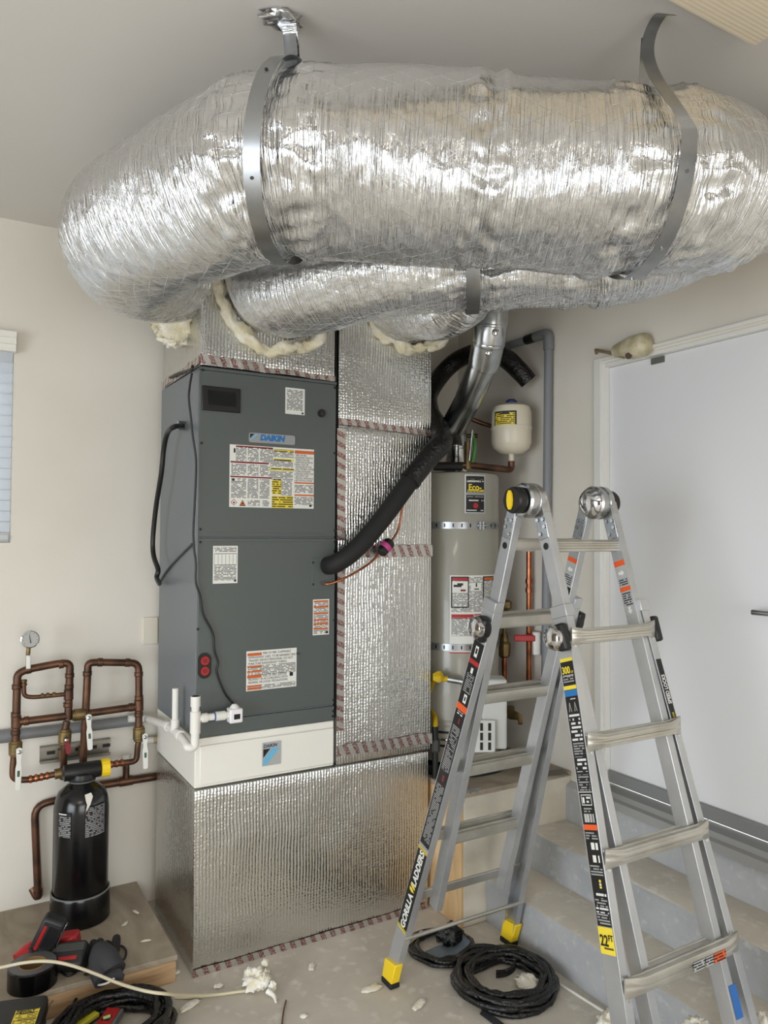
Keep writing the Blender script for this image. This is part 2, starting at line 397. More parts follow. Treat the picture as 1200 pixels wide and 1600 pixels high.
def sticker(name, fn, wd, hg, bg, cells, parent, du=None, dv=None):
    """one printed sheet: cells (x0,y0,x1,y1,material) in metres, y down; fn(x,y) gives the point"""
    xs = {0, wd}; ys = {0, hg}
    for c in cells:
        xs |= {min(max(c[0], 0), wd), min(max(c[2], 0), wd)}; ys |= {min(max(c[1], 0), hg), min(max(c[3], 0), hg)}
    if du: xs |= {wd*i/du for i in range(du+1)}
    if dv: ys |= {hg*i/dv for i in range(dv+1)}
    def uniq(t):
        t = sorted(t); o = [t[0]]
        for q in t[1:]:
            if q-o[-1] > 1e-5: o.append(q)
        return o
    xs, ys = uniq(xs), uniq(ys); ms = [bg]
    for c in cells:
        if c[4] not in ms: ms.append(c[4])
    b = MB(); nx = len(xs); b.v = [tuple(fn(x, y)) for y in ys for x in xs]
    for j in range(len(ys)-1):
        for i in range(nx-1):
            cx, cy = (xs[i]+xs[i+1])/2, (ys[j]+ys[j+1])/2; mi = 0
            for c in cells:
                if c[0] < cx < c[2] and c[1] < cy < c[3]: mi = ms.index(c[4])
            b.uv[len(b.f)] = [(xs[i], -ys[j+1]), (xs[i+1], -ys[j+1]), (xs[i+1], -ys[j]), (xs[i], -ys[j])]
            b.f.append(((j+1)*nx+i, (j+1)*nx+i+1, j*nx+i+1, j*nx+i)); b.m.append(mi)
    return b.build(name, ms, parent, 0 if not (du or dv) else 60)
def flatfn(org, ux, uy):
    org = V(org); ux = V(ux).normalized(); uy = V(uy).normalized(); return lambda x, y: org + ux*x - uy*y
def pxsheet(px0, py0, px1, py1, y):
    """flat sheet on the plane y=const from two opposite pixel corners -> fn, width, height"""
    a = at(px0, py0, 1, y); b = at(px1, py1, 1, y)
    return flatfn(a, (1, 0, 0), (0, 0, 1)), b.x-a.x, a.z-b.z
def frac(wd, hg, cells): return [(a*wd, b*hg, c*wd, d*hg, m) for a, b, c, d, m in cells]
def holewall(name, m, axis, c0, c1, u0, u1, z0, z1, h):
    """a wall slab with one rectangular opening h=(u0,u1,z0,z1), one closed mesh"""
    def P(u, z, c): return (u, c, z) if axis == 'y' else (c, u, z)
    o = [(u0, z0), (u1, z0), (u1, z1), (u0, z1)]; i = [(h[0], h[2]), (h[1], h[2]), (h[1], h[3]), (h[0], h[3])]
    vs = [P(*q, c0) for q in o+i] + [P(*q, c1) for q in o+i]; fs = []
    for k in range(4):
        k2 = (k+1) % 4
        fs += [(k, k2, 4+k2, 4+k), (8+k, 12+k, 12+k2, 8+k2), (k, 8+k, 8+k2, k2), (4+k, 4+k2, 12+k2, 12+k)]
    b = MB().add(vs, fs); return struct(b.build(name, m, None, 0))
def blob(name, m, c, sx, sy, sz, parent=None, seed=0, amp=0.35, fr=2.5, n=18, rz=0.0):
    """a ragged lump"""
    b = MB(); vs = []; fs = []; c = V(c); R = Matrix.Rotation(rz, 3, 'Z')
    for i in range(n+1):
        ph = math.pi*i/n
        for j in range(2*n):
            th = math.pi*j/n; d = V((math.sin(ph)*math.cos(th), math.sin(ph)*math.sin(th), math.cos(ph)))
            q = 1 + amp*(noise.noise(d*fr+V((seed*7.1, 0, 0))) + .6*noise.noise(d*fr*2.7+V((0, seed*3.3, 0))))
            vs.append(c + R @ V((d.x*sx*q, d.y*sy*q, d.z*sz*q)))
    for i in range(n):
        for j in range(2*n):
            j2 = (j+1) % (2*n); fs.append((i*2*n+j, (i+1)*2*n+j, (i+1)*2*n+j2, i*2*n+j2))
    return b.add(vs, fs).build(name, m, parent, 180)
# ================================================================== SETTING
YW, ZC, XD, W = 0.726, 3.18, 1.825, 0.626
ZT, ZS, ZW, ZB, DEP, XR = 2.457, 1.759, 0.945, 0.746, 0.616, 1.142
struct(rbox('ground', mat('driveway', (150, 146, 140), 0.9), -40, 40, -40, 20, -0.4, -0.1))
struct(rbox('floor', FLOORM, -4.75, 1.975, -6.75, 0.88, -0.1, 0.0))
struct(rbox('ceiling', CEIL, -4.75, 1.975, -6.75, 0.88, ZC, ZC+0.12))
win = (-1.75, at(21, 600, 1, YW).x, at(5, 848, 1, YW).z, at(20, 540, 1, YW).z)
holewall('wall_back', WALL, 'y', YW, YW+0.15, -4.75, 1.975, 0, ZC, win)
REARW = mat('rear_wall_darkened', (128, 116, 102), 0.8)  # unseen walls, tone made up dark to deepen the reflections in the foil
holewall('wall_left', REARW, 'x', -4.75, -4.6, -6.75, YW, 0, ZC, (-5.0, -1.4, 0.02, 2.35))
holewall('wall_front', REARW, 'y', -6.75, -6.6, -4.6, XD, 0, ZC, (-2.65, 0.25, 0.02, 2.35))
dl = at(952, 575, 0, XD+0.03); sl = at(950, 1217, 0, XD+0.03)
DY1, DZ1, DZ0 = dl.y, dl.z, sl.z
DY0 = DY1-0.90
holewall('wall_right', WALL, 'x', XD, XD+0.15, -6.75, YW, 0, ZC, (DY0-0.02, DY1+0.02, DZ0-0.05, DZ1+0.02))
# door leaf with lever
door = MB().box(XD+0.03, XD+0.07, DY0, DY1, DZ0, DZ1).build('door_1', DOORP, None, 30, 0.002); struct(door)
lv = at(1180, 957, 0, XD-0.03)
pipe('door_handle', GALV, bend([(XD-0.03, lv.y+0.012, lv.z), (XD-0.03, lv.y-0.11, lv.z), (XD+0.03, lv.y-0.11, lv.z)], 0.02), 0.0105, door)
cyl('handle_rose', GALV, (XD+0.031, lv.y-0.11, lv.z), (XD+0.018, lv.y-0.11, lv.z), 0.03, door)
pl = at(1028, 563, 0, XD+0.027)
rbox('bracket_plate', mat('tarnished_steel', (120, 122, 116), 0.5, 0.6), XD+0.022, XD+0.032, pl.y-0.035, pl.y+0.035, pl.z-0.014, pl.z+0.014, door)
# casing around the door
cs = at(928, 562, 0, XD-0.015)
cw = cs.y-DY1-0.012
b = MB().box(XD-0.018, XD+0.002, DY1+0.012, cs.y, DZ0-0.05, cs.z); struct(b.build('trim_1', TRIMP, None, 30, 0.003))
b = MB().box(XD-0.018, XD+0.002, DY0-0.09, DY1+0.0118, DZ1+0.03, cs.z); struct(b.build('trim_2', TRIMP, None, 30, 0.003))
b = MB().box(XD+0.0, XD+0.08, DY1+0.001, DY1+0.0195, DZ0-0.04, DZ1+0.019); struct(b.build('trim_3', TRIMP, None, 30, 0.001))
b = MB().box(XD+0.0, XD+0.08, DY0, DY1, DZ1+0.001, DZ1+0.0195); struct(b.build('trim_4', TRIMP, None, 30, 0.001))
# aluminium threshold
b = MB(); y0, y1 = DY0-0.02, DY1+0.02
b.prism([(XD-0.075, y0, DZ0-0.085), (XD-0.07, y0, DZ0-0.05), (XD-0.045, y0, DZ0-0.045), (XD-0.035, y0, DZ0-0.025), (XD+0.03, y0, DZ0-0.015), (XD+0.03, y0, DZ0-0.085)], (0, y1-y0, 0))
struct(b.build('trim_5', mat('threshold_metal', (160, 160, 158), 0.45, 0.6), None, 20))
b = MB().box(XD+0.012, XD+0.0295, DY0+0.004, DY1-0.004, DZ0-0.006, DZ0+0.05); struct(b.build('trim_6', mat('door_sweep', (140, 142, 142), 0.5, 0.4), None, 30, 0.003))
# window with blind
wx0, wx1, wz0, wz1 = win
wnd = MB(); struct(MB().box(wx0, wx1, YW+0.105, YW+0.112, wz0, wz1).build('window_1', mat('window_glass', (240, 244, 246), 0.02, alpha=1.0), None, 0))
wroot = bpy.data.objects['window_1']
for nm, q in (('sash_rail', (wx0, wx1, wz1-0.045, wz1)), ('sash_rail', (wx0, wx1, wz0, wz0+0.045)), ('sash_stile', (wx1-0.045, wx1, wz0+0.045, wz1-0.045)), ('sash_stile', (wx0, wx0+0.045, wz0+0.045, wz1-0.045)), ('mullion', ((wx0+wx1)/2-.03, (wx0+wx1)/2+.03, wz0+0.045, wz1-0.045))):
    rbox(nm, TRIMP, q[0], q[1], YW+0.085, YW+0.104, q[2], q[3], wroot, 0.002)
bl = thing('window_blind', 'white slatted window blind with a stepped valance on the wall', 'blind', ((wx0+wx1)/2, YW, wz1))
va = at(26, 519, 1, YW-0.05); vb = at(24, 549, 1, YW-0.05)
b = MB(); b.prism([(wx0, YW-0.001, vb.z), (wx0, YW-0.045, vb.z), (wx0, YW-0.045, vb.z+0.03), (wx0, YW-0.052, vb.z+0.032), (wx0, YW-0.052, va.z-0.03), (wx0, YW-0.06, va.z-0.025), (wx0, YW-0.06, va.z), (wx0, YW-0.001, va.z)], (va.x-wx0, 0, 0))
b.build('valance', WHITEP, bl, 20)
SLAT = mat('blind_slat', (240, 242, 244), 0.45)
_t = SLAT.node_tree; _tr = _t.nodes.new('ShaderNodeBsdfTranslucent'); _tr.inputs[0].default_value = (0.9, 0.93, 0.97, 1)
_mx = _t.nodes.new('ShaderNodeMixShader'); _mx.inputs[0].default_value = 0.65
_t.links.new(_t.nodes['Principled BSDF'].outputs[0], _mx.inputs[1]); _t.links.new(_tr.outputs[0], _mx.inputs[2]); _t.links.new(_mx.outputs[0], _t.nodes['Material Output'].inputs[0])
ns = 17; zz = [vb.z-0.02-i*(vb.z-0.02-wz0-0.07)/(ns-1) for i in range(ns)]
b = MB(); T = math.radians(58)
b.prism([(wx0+.01, YW+.004-.025*math.cos(T), zz[0]+.025*math.sin(T)), (wx0+.01, YW+.004+.025*math.cos(T), zz[0]-.025*math.sin(T)), (wx0+.01, YW+.0075+.025*math.cos(T), zz[0]-.025*math.sin(T)), (wx0+.01, YW+.0075-.025*math.cos(T), zz[0]+.025*math.sin(T))], (wx1-wx0-.014, 0, 0))
s0 = b.build('slat', SLAT, bl, 0)
for i in range(1, ns): cpy(s0, (0, 0, zz[i]-zz[0]))
rbox('bottom_rail', SLAT, wx0+.01, wx1-.01, YW-.015, YW+.025, wz0+.012, wz0+.035, bl, 0.003)
for f in (0.12, 0.5, 0.93): pipe('ladder_cord', WHITEP, [(wx0+(wx1-wx0)*f, YW-.022, wz1-.002), (wx0+(wx1-wx0)*f, YW-.022, wz0+.03)], 0.0025, bl, 6)
# ceiling light fixture at the top right
lx = at(1178, 72, 2, ZC-0.07)
lt = thing('ceiling_light', 'flat cream ceiling light with a ribbed diffuser beside the right duct strap', 'light', (lx.x-0.6, lx.y-0.18, ZC))
rbox('housing', mat('fixture_cream', (216, 204, 184), 0.5), lx.x-1.24, lx.x-0.01, lx.y-0.35, lx.y-0.01, ZC-0.03, ZC-0.0005, lt, 0.004)
b = MB(); n = 60
pr = [(lx.x-1.25, lx.y, ZC-0.07), (lx.x-1.25, lx.y, ZC-0.031)]
vs = []; fs = []
for i in range(n+1):
    y = lx.y-0.36+0.36*i/n; z = ZC-0.07-(0.0005 if i % 2 else 0)
    vs += [(lx.x-1.25, y, z), (lx.x, y, z)]
for i in range(n): fs.append((2*i, 2*i+1, 2*i+3, 2*i+2))
b.add(vs, fs); k = len(b.v)
b.add([(lx.x-1.25, lx.y-0.36, ZC-0.03), (lx.x, lx.y-0.36, ZC-0.03), (lx.x, lx.y, ZC-0.03), (lx.x-1.25, lx.y, ZC-0.03)], [])
b.f += [(2*n, 2*n+1, k+2, k+3), (0, k, k+1, 1)] ; b.m += [0, 0]
b.f += [tuple([k+1, k+2]+[2*i+1 for i in range(n, -1, -1)]), tuple([k+3, k]+[2*i for i in range(0, n+1)])]; b.m += [0, 0]
b.build('diffuser', mat('fixture_diffuser', (226, 212, 188), 0.35), lt, 0)
# ================================================================== STEPS AND PLATFORM
PY = -0.235
h1, h2, h3 = 0.199, 0.371, 0.545
X1, X2, X3 = 1.294, 1.544, 1.789
st = thing('concrete_steps', 'grey painted concrete steps climbing to the white door', 'steps', (1.55, -1.6, 0))
def step(name, x0, x1, z1, y1=PY-0.002):
    b = MB(); n = 40; random.seed(int(z1*1000)); vs = []; fs = []
    # worn, slightly uneven front edge
    for i in range(n+1):
        y = -3.4+(y1+3.4)*i/n; e = 0.006*noise.noise(V((y*6, z1*9, 0))); g = 0.004*noise.noise(V((y*11, z1*5, 3)))
        vs += [(x0, y, 0), (x0+e*0.3, y, z1-0.022), (x0+0.006+e, y, z1-0.006+g), (x0+0.022+e, y, z1), (x1, y, z1+0.001), (x1, y, 0)]
    for i in range(n):
        for j in range(6):
            j2 = (j+1) % 6; fs.append((i*6+j, i*6+j2, i*6+6+j2, i*6+6+j))
    fs += [(5, 4, 3, 2, 1, 0), tuple(n*6+j for j in range(6))]
    b.add(vs, fs)
    for i in range(len(fs)):
        j = i % 6
        b.m[i] = 1 if (i < n*6 and j in (0, 1)) else 0
    b.m[-1] = b.m[-2] = 1
    return b.build(name, [STEPM, RISERM], st, 40)
step('step', X1, X2-0.001, h1); step('step', X2, X3-0.001, h2)
b = MB(); n = 30; vs = []; fs = []
for i in range(n+1):
    y = -3.4+(PY-0.002+3.4)*i/n; e = 0.004*noise.noise(V((y*7, 1, 5)))
    vs += [(X3, y, 0), (X3+e, y, h3-0.012), (X3+0.01, y, h3+e), (XD-0.002, y, h3+0.012), (XD-0.002, y, 0)]
for i in range(n):
    for j in range(5): j2 = (j+1) % 5; fs.append((i*5+j, i*5+j2, i*5+5+j2, i*5+5+j))
fs += [(4, 3, 2, 1, 0), tuple(n*5+j for j in range(5))]
b.add(vs, fs).build('curb', RISERM, st, 40)
pt = at(890, 1205, 1, PY)
ZP = pt.z
PX0 = XR+0.012
pf = thing('water_heater_platform', 'raised drywall platform with a plywood side under the water heater', 'platform', (1.45, 0.2, 0))
b = MB(); vs = [];
rbox('front_panel', DRYW, PX0+0.012, XD-0.002, PY, PY+0.014, 0.002, ZP-0.022, pf, 0.003)
rbox('side_panel', PINE, PX0, PX0+0.0115, PY+0.001, YW-0.002, 0.002, ZP-0.022, pf)
rbox('top_board', wood_mat('platform_top', (176, 164, 146), (146, 134, 116), (5, 5, 5), 1), PX0-0.001, XD-0.002, PY-0.004, YW-0.002, ZP-0.0215, ZP, pf, 0.003)
q0 = at(723, 1240, 1, PY); q1 = at(752, 1229, 1, PY)
b = MB(); nn = 10; vs = []
rbox('metal_patch', GALV, q0.x, q1.x, PY-0.003, PY-0.0005, q1.z-0.025, q1.z, pf)
for i in range(4):
    cyl('screw', GALV, (q0.x+0.02+i*0.02, PY-0.003, q1.z-0.008-(i % 2)*0.01), (q0.x+0.02+i*0.02, PY-0.005, q1.z-0.008-(i % 2)*0.01), 0.004, pf, 8)
dp = MB(); lr = at(893, 1230, 0, XD)
# torn paper lip on the platform edge
g = at(865, 1192, 1, PY-0.05)
tag(MB().prism([(1.60, PY-0.01, ZP+0.001), (1.70, PY-0.035, ZP+0.001), (XD-0.06, PY-0.05, ZP+0.001), (XD-0.03, PY+0.03, ZP+0.001), (1.66, PY+0.05, ZP+0.001)], (0, 0, 0.006)).build('shim', mat('shim_grey', (120, 114, 104), 0.8), None, 0), 'thin ragged grey shim lying on the platform edge by the door wall', 'shim')
# plywood plinth at the lower left
pz = at(277, 1492, 1, 0.0).z
pn = thing('wooden_plinth', 'low weathered plywood plinth under the black filter tank', 'plinth', (-0.8, 0.35, 0))
PXR = at(277, 1530, 1, 0.0).x
rbox('top_board', PLY, -2.2, PXR, 0.0, YW-0.002, pz-0.02, pz, pn, 0.002)
rbox('front_board', PLYE, -2.2, PXR-0.004, 0.006, 0.03, 0.001, pz-0.0205, pn, 0.002)
rbox('side_board', PLYE, PXR-0.03, PXR-0.005, 0.031, YW-0.004, 0.001, pz-0.0205, pn)
# ================================================================== DUCT BOXES
rd = thing('return_duct', 'tall foil bubble-wrapped return duct and base box beside the grey unit', 'duct', (0.6, 0.3, 0))
def wrapbox(name, x0, x1, y0, y1, z0, z1, par, puff=0.004, seed=0):
    """box of bubble foil with softly uneven faces"""
    b = MB()
    def face(o, a, c, na, nc, nrm):
        vs = []; fs = []
        for j in range(nc+1):
            for i in range(na+1):
                p = o + a*(i/na) + c*(j/nc); e = min(i, na-i, 1)*min(j, nc-j, 1)
                vs.append(p + nrm*(puff*e*(noise.noise(p*5+V((seed, 0, 0)))+.5*noise.noise(p*13))))
        for j in range(nc):
            for i in range(na): q = j*(na+1)+i; fs.append((q, q+1, q+na+2, q+na+1))
        b.add(vs, fs)
    dx, dy, dz = V((x1-x0, 0, 0)), V((0, y1-y0, 0)), V((0, 0, z1-z0)); N = lambda l: max(2, int(l/0.05))
    face(V((x0, y0, z0)), dx, dz, N(dx.length), N(dz.length), V((0, -1, 0)))
    face(V((x0, y1, z0)), -dy, dz, N(dy.length), N(dz.length), V((-1, 0, 0)))
    face(V((x1, y0, z0)), dy, dz, N(dy.length), N(dz.length), V((1, 0, 0)))
    face(V((x1, y1, z0)), -dx, dz, N(dx.length), N(dz.length), V((0, 1, 0)))
    face(V((x0, y0, z1)), dx, dy, N(dx.length), N(dy.length), V((0, 0, 1)))
    face(V((x0, y1, z0)), dx, -dy, N(dx.length), N(dy.length), V((0, 0, -1)))
    o = b.build(name, BUB, par, 40)
    md = o.modifiers.new('weld', 'WELD'); md.merge_threshold = 0.0008
    md = o.modifiers.new('bevel', 'BEVEL'); md.width = 0.004; md.segments = 2; md.limit_method = 'ANGLE'; md.angle_limit = math.radians(60)
    return o
wrapbox('base_box', 0.0, XR-0.012, 0.0, DEP, 0.006, ZB-0.008, rd, 0.005, 1)
RX0 = W+0.012
za = at(600, 1165, 1, 0).z; zb = at(600, 862, 1, 0).z; zc = at(600, 668, 1, 0).z
wrapbox('lower_section', RX0, XR, 0.0, 0.52, ZB, zb, rd, 0.005, 2)
wrapbox('middle_section', RX0, XR, 0.0, 0.52, zb+0.001, zc, rd, 0.006, 3)
wrapbox('upper_section', RX0, XR, 0.004, 0.52, zc+0.001, 3.0, rd, 0.004, 4)
def tape(pts, wd, par, name='tape_strip', rough=0.003, off=V((0, -0.004, 0))):
    pts = [V(p) for p in pts]; o = []
    for i in range(len(pts)-1):
        L = (pts[i+1]-pts[i]).length; n = max(2, int(L/0.03))
        for j in range(n+(1 if i == len(pts)-2 else 0)):
            p = pts[i].lerp(pts[i+1], j/n); o.append(p + off + off.normalized()*rough*noise.noise(p*20) + V((0, 0, 1))*rough*1.5*noise.noise(p*9))
    return MB().ribbon(o, [wd]*len(o), 0.001).build(name, TAPE, par, 60)
tape([(RX0, 0, za+0.012), (XR+0.006, 0, za+0.002)], V((0, 0, 0.05)), rd, rough=0.005)
tape([(RX0, 0, zb), (XR+0.004, 0, zb+0.004)], V((0, 0, 0.055)), rd)
tape([(RX0-0.004, 0, zc+0.012), (XR-0.012, 0, zc-0.008)], V((0, 0, 0.03)), rd)
tape([(RX0+0.014, 0, ZB+0.15), (RX0+0.014, 0, zb-0.03)], V((0.036, 0, 0)), rd, rough=0.002)
tape([(RX0+0.014, 0, zb+0.05), (RX0+0.010, 0, zc-0.02)], V((0.042, 0, 0)), rd, rough=0.006)
tape([(0.0, 0, 0.014), (XR-0.02, 0, 0.014)], V((0, 0, 0.03)), rd, rough=0.002)
rbox('black_seam', BLACK, W+0.001, W+0.0045, 0.012, 0.3, ZT-0.01, 2.98, rd)
sp_ = thing('supply_plenum', 'foil bubble-wrapped supply plenum sitting on the grey unit', 'duct', (0.3, 0.3, ZT))
wrapbox('plenum_box', 0.004, W-0.008, 0.004, DEP-0.01, ZT+0.008, 3.0, sp_, 0.005, 5)
tape([(0.0, 0, ZT+0.028), (W*0.45, 0, ZT+0.028)], V((0, 0, 0.04)), sp_, rough=0.006)
tape([(W*0.45, 0, ZT+0.020), (W-0.01, 0, ZT+0.019)], V((0, 0, 0.022)), sp_, rough=0.006)
tape([(0, 0.0, ZT+0.024), (0, DEP-0.01, ZT+0.022)], V((0, 0, 0.034)), sp_, rough=0.006, off=V((-0.004, 0, 0)))
# ================================================================== AIR HANDLER
ah = thing('air_handler', 'tall dark grey air handler cabinet with white base and stickers', 'air handler', (0.3, 0.3, ZB))
rbox('cabinet', mat('unit_grey_side_lit', (112, 118, 122), 0.42, bump=0.03, bscale=150), 0.0, W, 0.012, DEP, ZW, ZT, ah, 0.004)  # light falling on the unit's left side is put into this paler grey
zl = at(440, 1112, 1, 0).z
rbox('upper_panel', AHUM, 0.003, W-0.003, 0.0, 0.0115, ZS+0.003, ZT-0.012, ah, 0.003)
rbox('lower_panel', AHUM, 0.003, W-0.003, 0.0, 0.0115, zl+0.004, ZS-0.003, ah, 0.003)
rbox('bottom_rail', AHUM, 0.002, W-0.002, 0.0, 0.0115, ZW+0.004, zl-0.003, ah, 0.002)
rbox('top_cap', AHUM, 0.0, W, -0.002, 0.0115, ZT-0.0115, ZT+0.001, ah, 0.002)
rbox('base_cabinet', WHITEP, 0.0, W, 0.006, DEP, ZB, ZW-0.0005, ah, 0.004)
b = MB(); x0, x1, z0, z1 = 0.018, W-0.004, ZB+0.012, ZW-0.03
rbox('base_front_panel', WHITEP, x0, x1, -0.004, 0.0055, z0, z1, ah, 0.004)
for zf in (ZS+0.018, ZS-0.02): rbox('pressed_rib', AHUM, 0.04, W-0.05, -0.0012, 0.0004, zf-0.003, zf+0.003, ah, 0.001)
# screws
s0 = None
for (px, py) in ((317, 578), (523, 606), (315, 692), (523, 708), (313, 827), (523, 829), (313, 847), (523, 847), (523, 861), (309, 983), (522, 969), (521, 1094), (521, 1111), (520, 1119), (489, 879), (489, 913)):
    p = at(px, py, 1, -0.001)
    if s0 is None: s0 = cyl('screw', BLACK, p, p+V((0, -0.003, 0)), 0.0055, ah, 10); p0 = p
    else: cpy(s0, p-p0)
# display window
p0_, p1_ = at(315, 602, 1, 0), at(375, 646, 1, 0)
b = MB(); o = [(p0_.x, p0_.z), (p1_.x, p0_.z), (p1_.x, p1_.z), (p0_.x, p1_.z)]
rbox('display_bezel', BLACK, p0_.x, p1_.x, -0.008, 0.0, p1_.z, p0_.z, ah, 0.004)
rbox('display_glass', GLASSD, p0_.x+0.024, p1_.x-0.022, -0.0095, -0.0078, p1_.z+0.024, p0_.z-0.018, ah, 0.003)
g = at(502, 646, 1, 0); cyl('grommet', BLACK, g, g+V((0, -0.008, 0)), 0.0175, ah, 24); cyl('grommet_cap', GLASSD, g+V((0, -0.008, 0)), g+V((0, -0.010, 0)), 0.011, ah, 20)
# port plate for the refrigerant line
a, c = at(487, 872, 1, 0), at(523, 920, 1, 0)
rbox('port_plate', AHUM, a.x, W-0.004, -0.003, 0.0, c.z, a.z, ah, 0.002)
# red and black drain port plate
a = at(319.5, 1020, 1, 0); c = at(319.5, 1060, 1, 0); hw = 0.027
b = MB(); pl = []
zt_, zb_ = a.z-hw, c.z+hw
for i in range(13): t = math.pi*i/12; pl.append((a.x+hw*math.cos(t), -0.0005, zt_+hw*math.sin(t)))
for i in range(13): t = math.pi+math.pi*i/12; pl.append((a.x+hw*math.cos(t), -0.0005, zb_+hw*math.sin(t)))
b.prism(pl, (0, -0.006, 0)).build('port_gasket', BLACK, ah, 30)
for z in (zt_-0.004, zb_+0.004):
    cyl('port_plug', RED, (a.x, -0.0065, z), (a.x, -0.011, z), 0.0175, ah, 24); cyl('plug_center', DKRED, (a.x, -0.011, z), (a.x, -0.013, z), 0.009, ah, 16)
# badge
fn, wd, hg = pxsheet(389, 677, 461, 697, -0.0035)
bz = fn(0, 0); bx = bz.x; bz = bz.z+0.004
b = MB(); pl = []; r = 0.008; bw, bh = wd, hg*1.0
for (cx, cz, t0) in ((bx+bw-r, bz-r, 0), (bx+r, bz-r, 90), (bx+r, bz-bh+r, 180), (bx+bw-r, bz-bh+r, 270)):
    for i in range(5): t = math.radians(t0+90*i/4); pl.append((cx+r*math.cos(t), -0.0005, cz+r*math.sin(t)))
bd = b.prism(pl, (0, -0.003, 0)).build('badge', PGREY, ah, 30)
MB().prism([(bx+0.005, -0.0036, bz-0.005), (bx+0.024, -0.0036, bz-0.005), (bx+0.005, -0.0036, bz-0.024)], (0, -0.0003, 0)).build('badge_mark', PBLACK, bd, 0)
MB().prism([(bx+0.028, -0.0036, bz-0.005), (bx+0.042, -0.0036, bz-0.005), (bx+0.005, -0.0036, bz-bh+0.008), (bx+0.005, -0.0036, bz-0.028)], (0, -0.0003, 0)).build('badge_mark', PCYAN, bd, 0)
letters('DAIKIN', 0.033, (bx+0.050, -0.0037, bz-bh+0.012), (1, 0, 0), (0, 0, 1), PBLUE, bd, off=0.0022, shear=0.18, xs=1.0)
# large warning sheet
fn, wd, hg = pxsheet(359, 694, 490, 795, -0.0022)
o_, W_, H_ = PORANGE, 1, 1
cells = [(0.0, 0.0, 1, 1, PWHITE),
 (.07, .035, .50, .27, LINES), (.02, .30, .47, .49, LINES), (.02, .53, .46, .85, LINES), (.50, .06, .75, .16, LINES), (.47, .22, .74, .32, LINES), (.47, .39, .74, .53, LINES), (.60, .54, .73, .80, LINES), (.76, .60, .99, .74, LINES), (.76, .80, .99, .94, LINES), (.76, .09, .99, .55, LINESB),
 (.19, .03, .205, .85, PWHITE), (.33, .03, .345, .85, PWHITE),
 (.07, .012, .50, .035, DKRED), (.01, .265, .45, .292, DKRED), (.01, .50, .48, .525, DKRED), (.76, .03, 1, .085, PORANGE), (.76, .56, 1, .585, PORANGE), (.76, .765, 1, .79, PORANGE),
 (.51, .03, .75, .075, LINESY), (.51, .185, .75, .22, LINESY), (.46, .34, .75, .385, LINESY), (.49, .53, .60, .78, LINESY), (.49, .80, .745, 1, LINESY),
 (.045, .06, .065, .13, PBLACK), (.03, .55, .06, .58, PBLACK), (.21, .88, .35, .98, LINES), (.38, .88, .46, .98, LINES), (.945, .93, .975, .97, PBLACK)]
ws = sticker('warning_label', fn, wd, hg, PWHITE, frac(wd, hg, cells), ah); ws['label'] = 'large white warning label with yellow and orange bars'
c0 = fn(.052*wd, .925*hg); q = .055*hg
MB().prism([c0+V((0, -.0003, q)), c0+V((q, -.0003, 0)), c0+V((0, -.0003, -q)), c0+V((-q, -.0003, 0))], (0, -.0002, 0)).build('hazard_diamond', PRED, ws, 0)
q *= .75
MB().prism([c0+V((0, -.0006, q)), c0+V((q, -.0006, 0)), c0+V((0, -.0006, -q)), c0+V((-q, -.0006, 0))], (0, -.0002, 0)).build('hazard_diamond', PWHITE, ws, 0)
q *= .5; cyl('flame_mark', PBLACK, c0+V((0, -.0008, -.001)), c0+V((0, -.001, -.001)), q*.8, ws, 10)
c0 = fn(.15*wd, .93*hg); q = .05*hg
MB().prism([c0+V((0, -.0003, q)), c0+V((q*1.1, -.0003, -q)), c0+V((-q*1.1, -.0003, -q))], (0, -.0002, 0)).build('hazard_triangle', PBLACK, ws, 0)
q *= .8
MB().prism([c0+V((0, -.0006, q*.9)), c0+V((q, -.0006, -q*.9)), c0+V((-q, -.0006, -q*.9))], (0, -.0002, 0)).build('hazard_triangle', PORANGE, ws, 0)
cyl('flame_mark', PBLACK, c0+V((0, -.0008, -.003)), c0+V((0, -.001, -.003)), q*.35, ws, 10)
tx = ['RISK OF FIRE', 'AUXILIARY DEVICES', 'WHICH MAY BE', 'IGNITION SOURCES', 'SHALL NOT BE', 'INSTALLED IN THE', 'DUCTWORK, OTHER', 'THAN AUXILIARY', 'DEVICES LISTED FOR', 'USE WITH THE', 'SPECIFIC APPLIANCE', 'SEE INSTRUCTIONS']
sticker('warning_text_panel', flatfn(fn(.765*wd, .09*hg)+V((0, -.0003, 0)), (1, 0, 0), (0, 0, 1)), .225*wd, .46*hg, PWHITE, [], ws)
for i, t in enumerate(tx): letters(t, 0.0115, fn(.77*wd, (.125+i*.0385)*hg)+V((0, -.0008, 0)), (1, 0, 0), (0, 0, 1), PBLACK, ws, ext=0.0001, xs=0.8)
# small certificate top right
fn, wd, hg = pxsheet(446, 605, 476, 649, -0.0022)
s_ = sticker('paper_label', fn, wd, hg, PWHITE, frac(wd, hg, [(.08, .06, .9, .86, LINES), (.12, .28, .9, .31, PGREY), (.84, .9, .94, .97, PBLACK)]), ah); s_['label'] = 'small white paper label near the top right corner'
fn, wd, hg = pxsheet(333, 853, 371, 911, -0.0022)
cells = [(.05, .03, .95, .17, LINES), (.05, .2, .95, .5, PWHITE), (.05, .53, .95, .92, LINES)] + [(.05, .2, .95, .215, PBLACK), (.05, .5, .95, .515, PBLACK)] + [(.05+.15*i, .2, .07+.15*i, .5, PGREY) for i in range(7)] + [(.86, .9, .95, .96, PBLACK)]
s_ = sticker('rating_label', fn, wd, hg, PWHITE, frac(wd, hg, cells), ah); s_['label'] = 'white rating label with a table'
fn, wd, hg = pxsheet(489, 937, 514, 991, -0.0022)
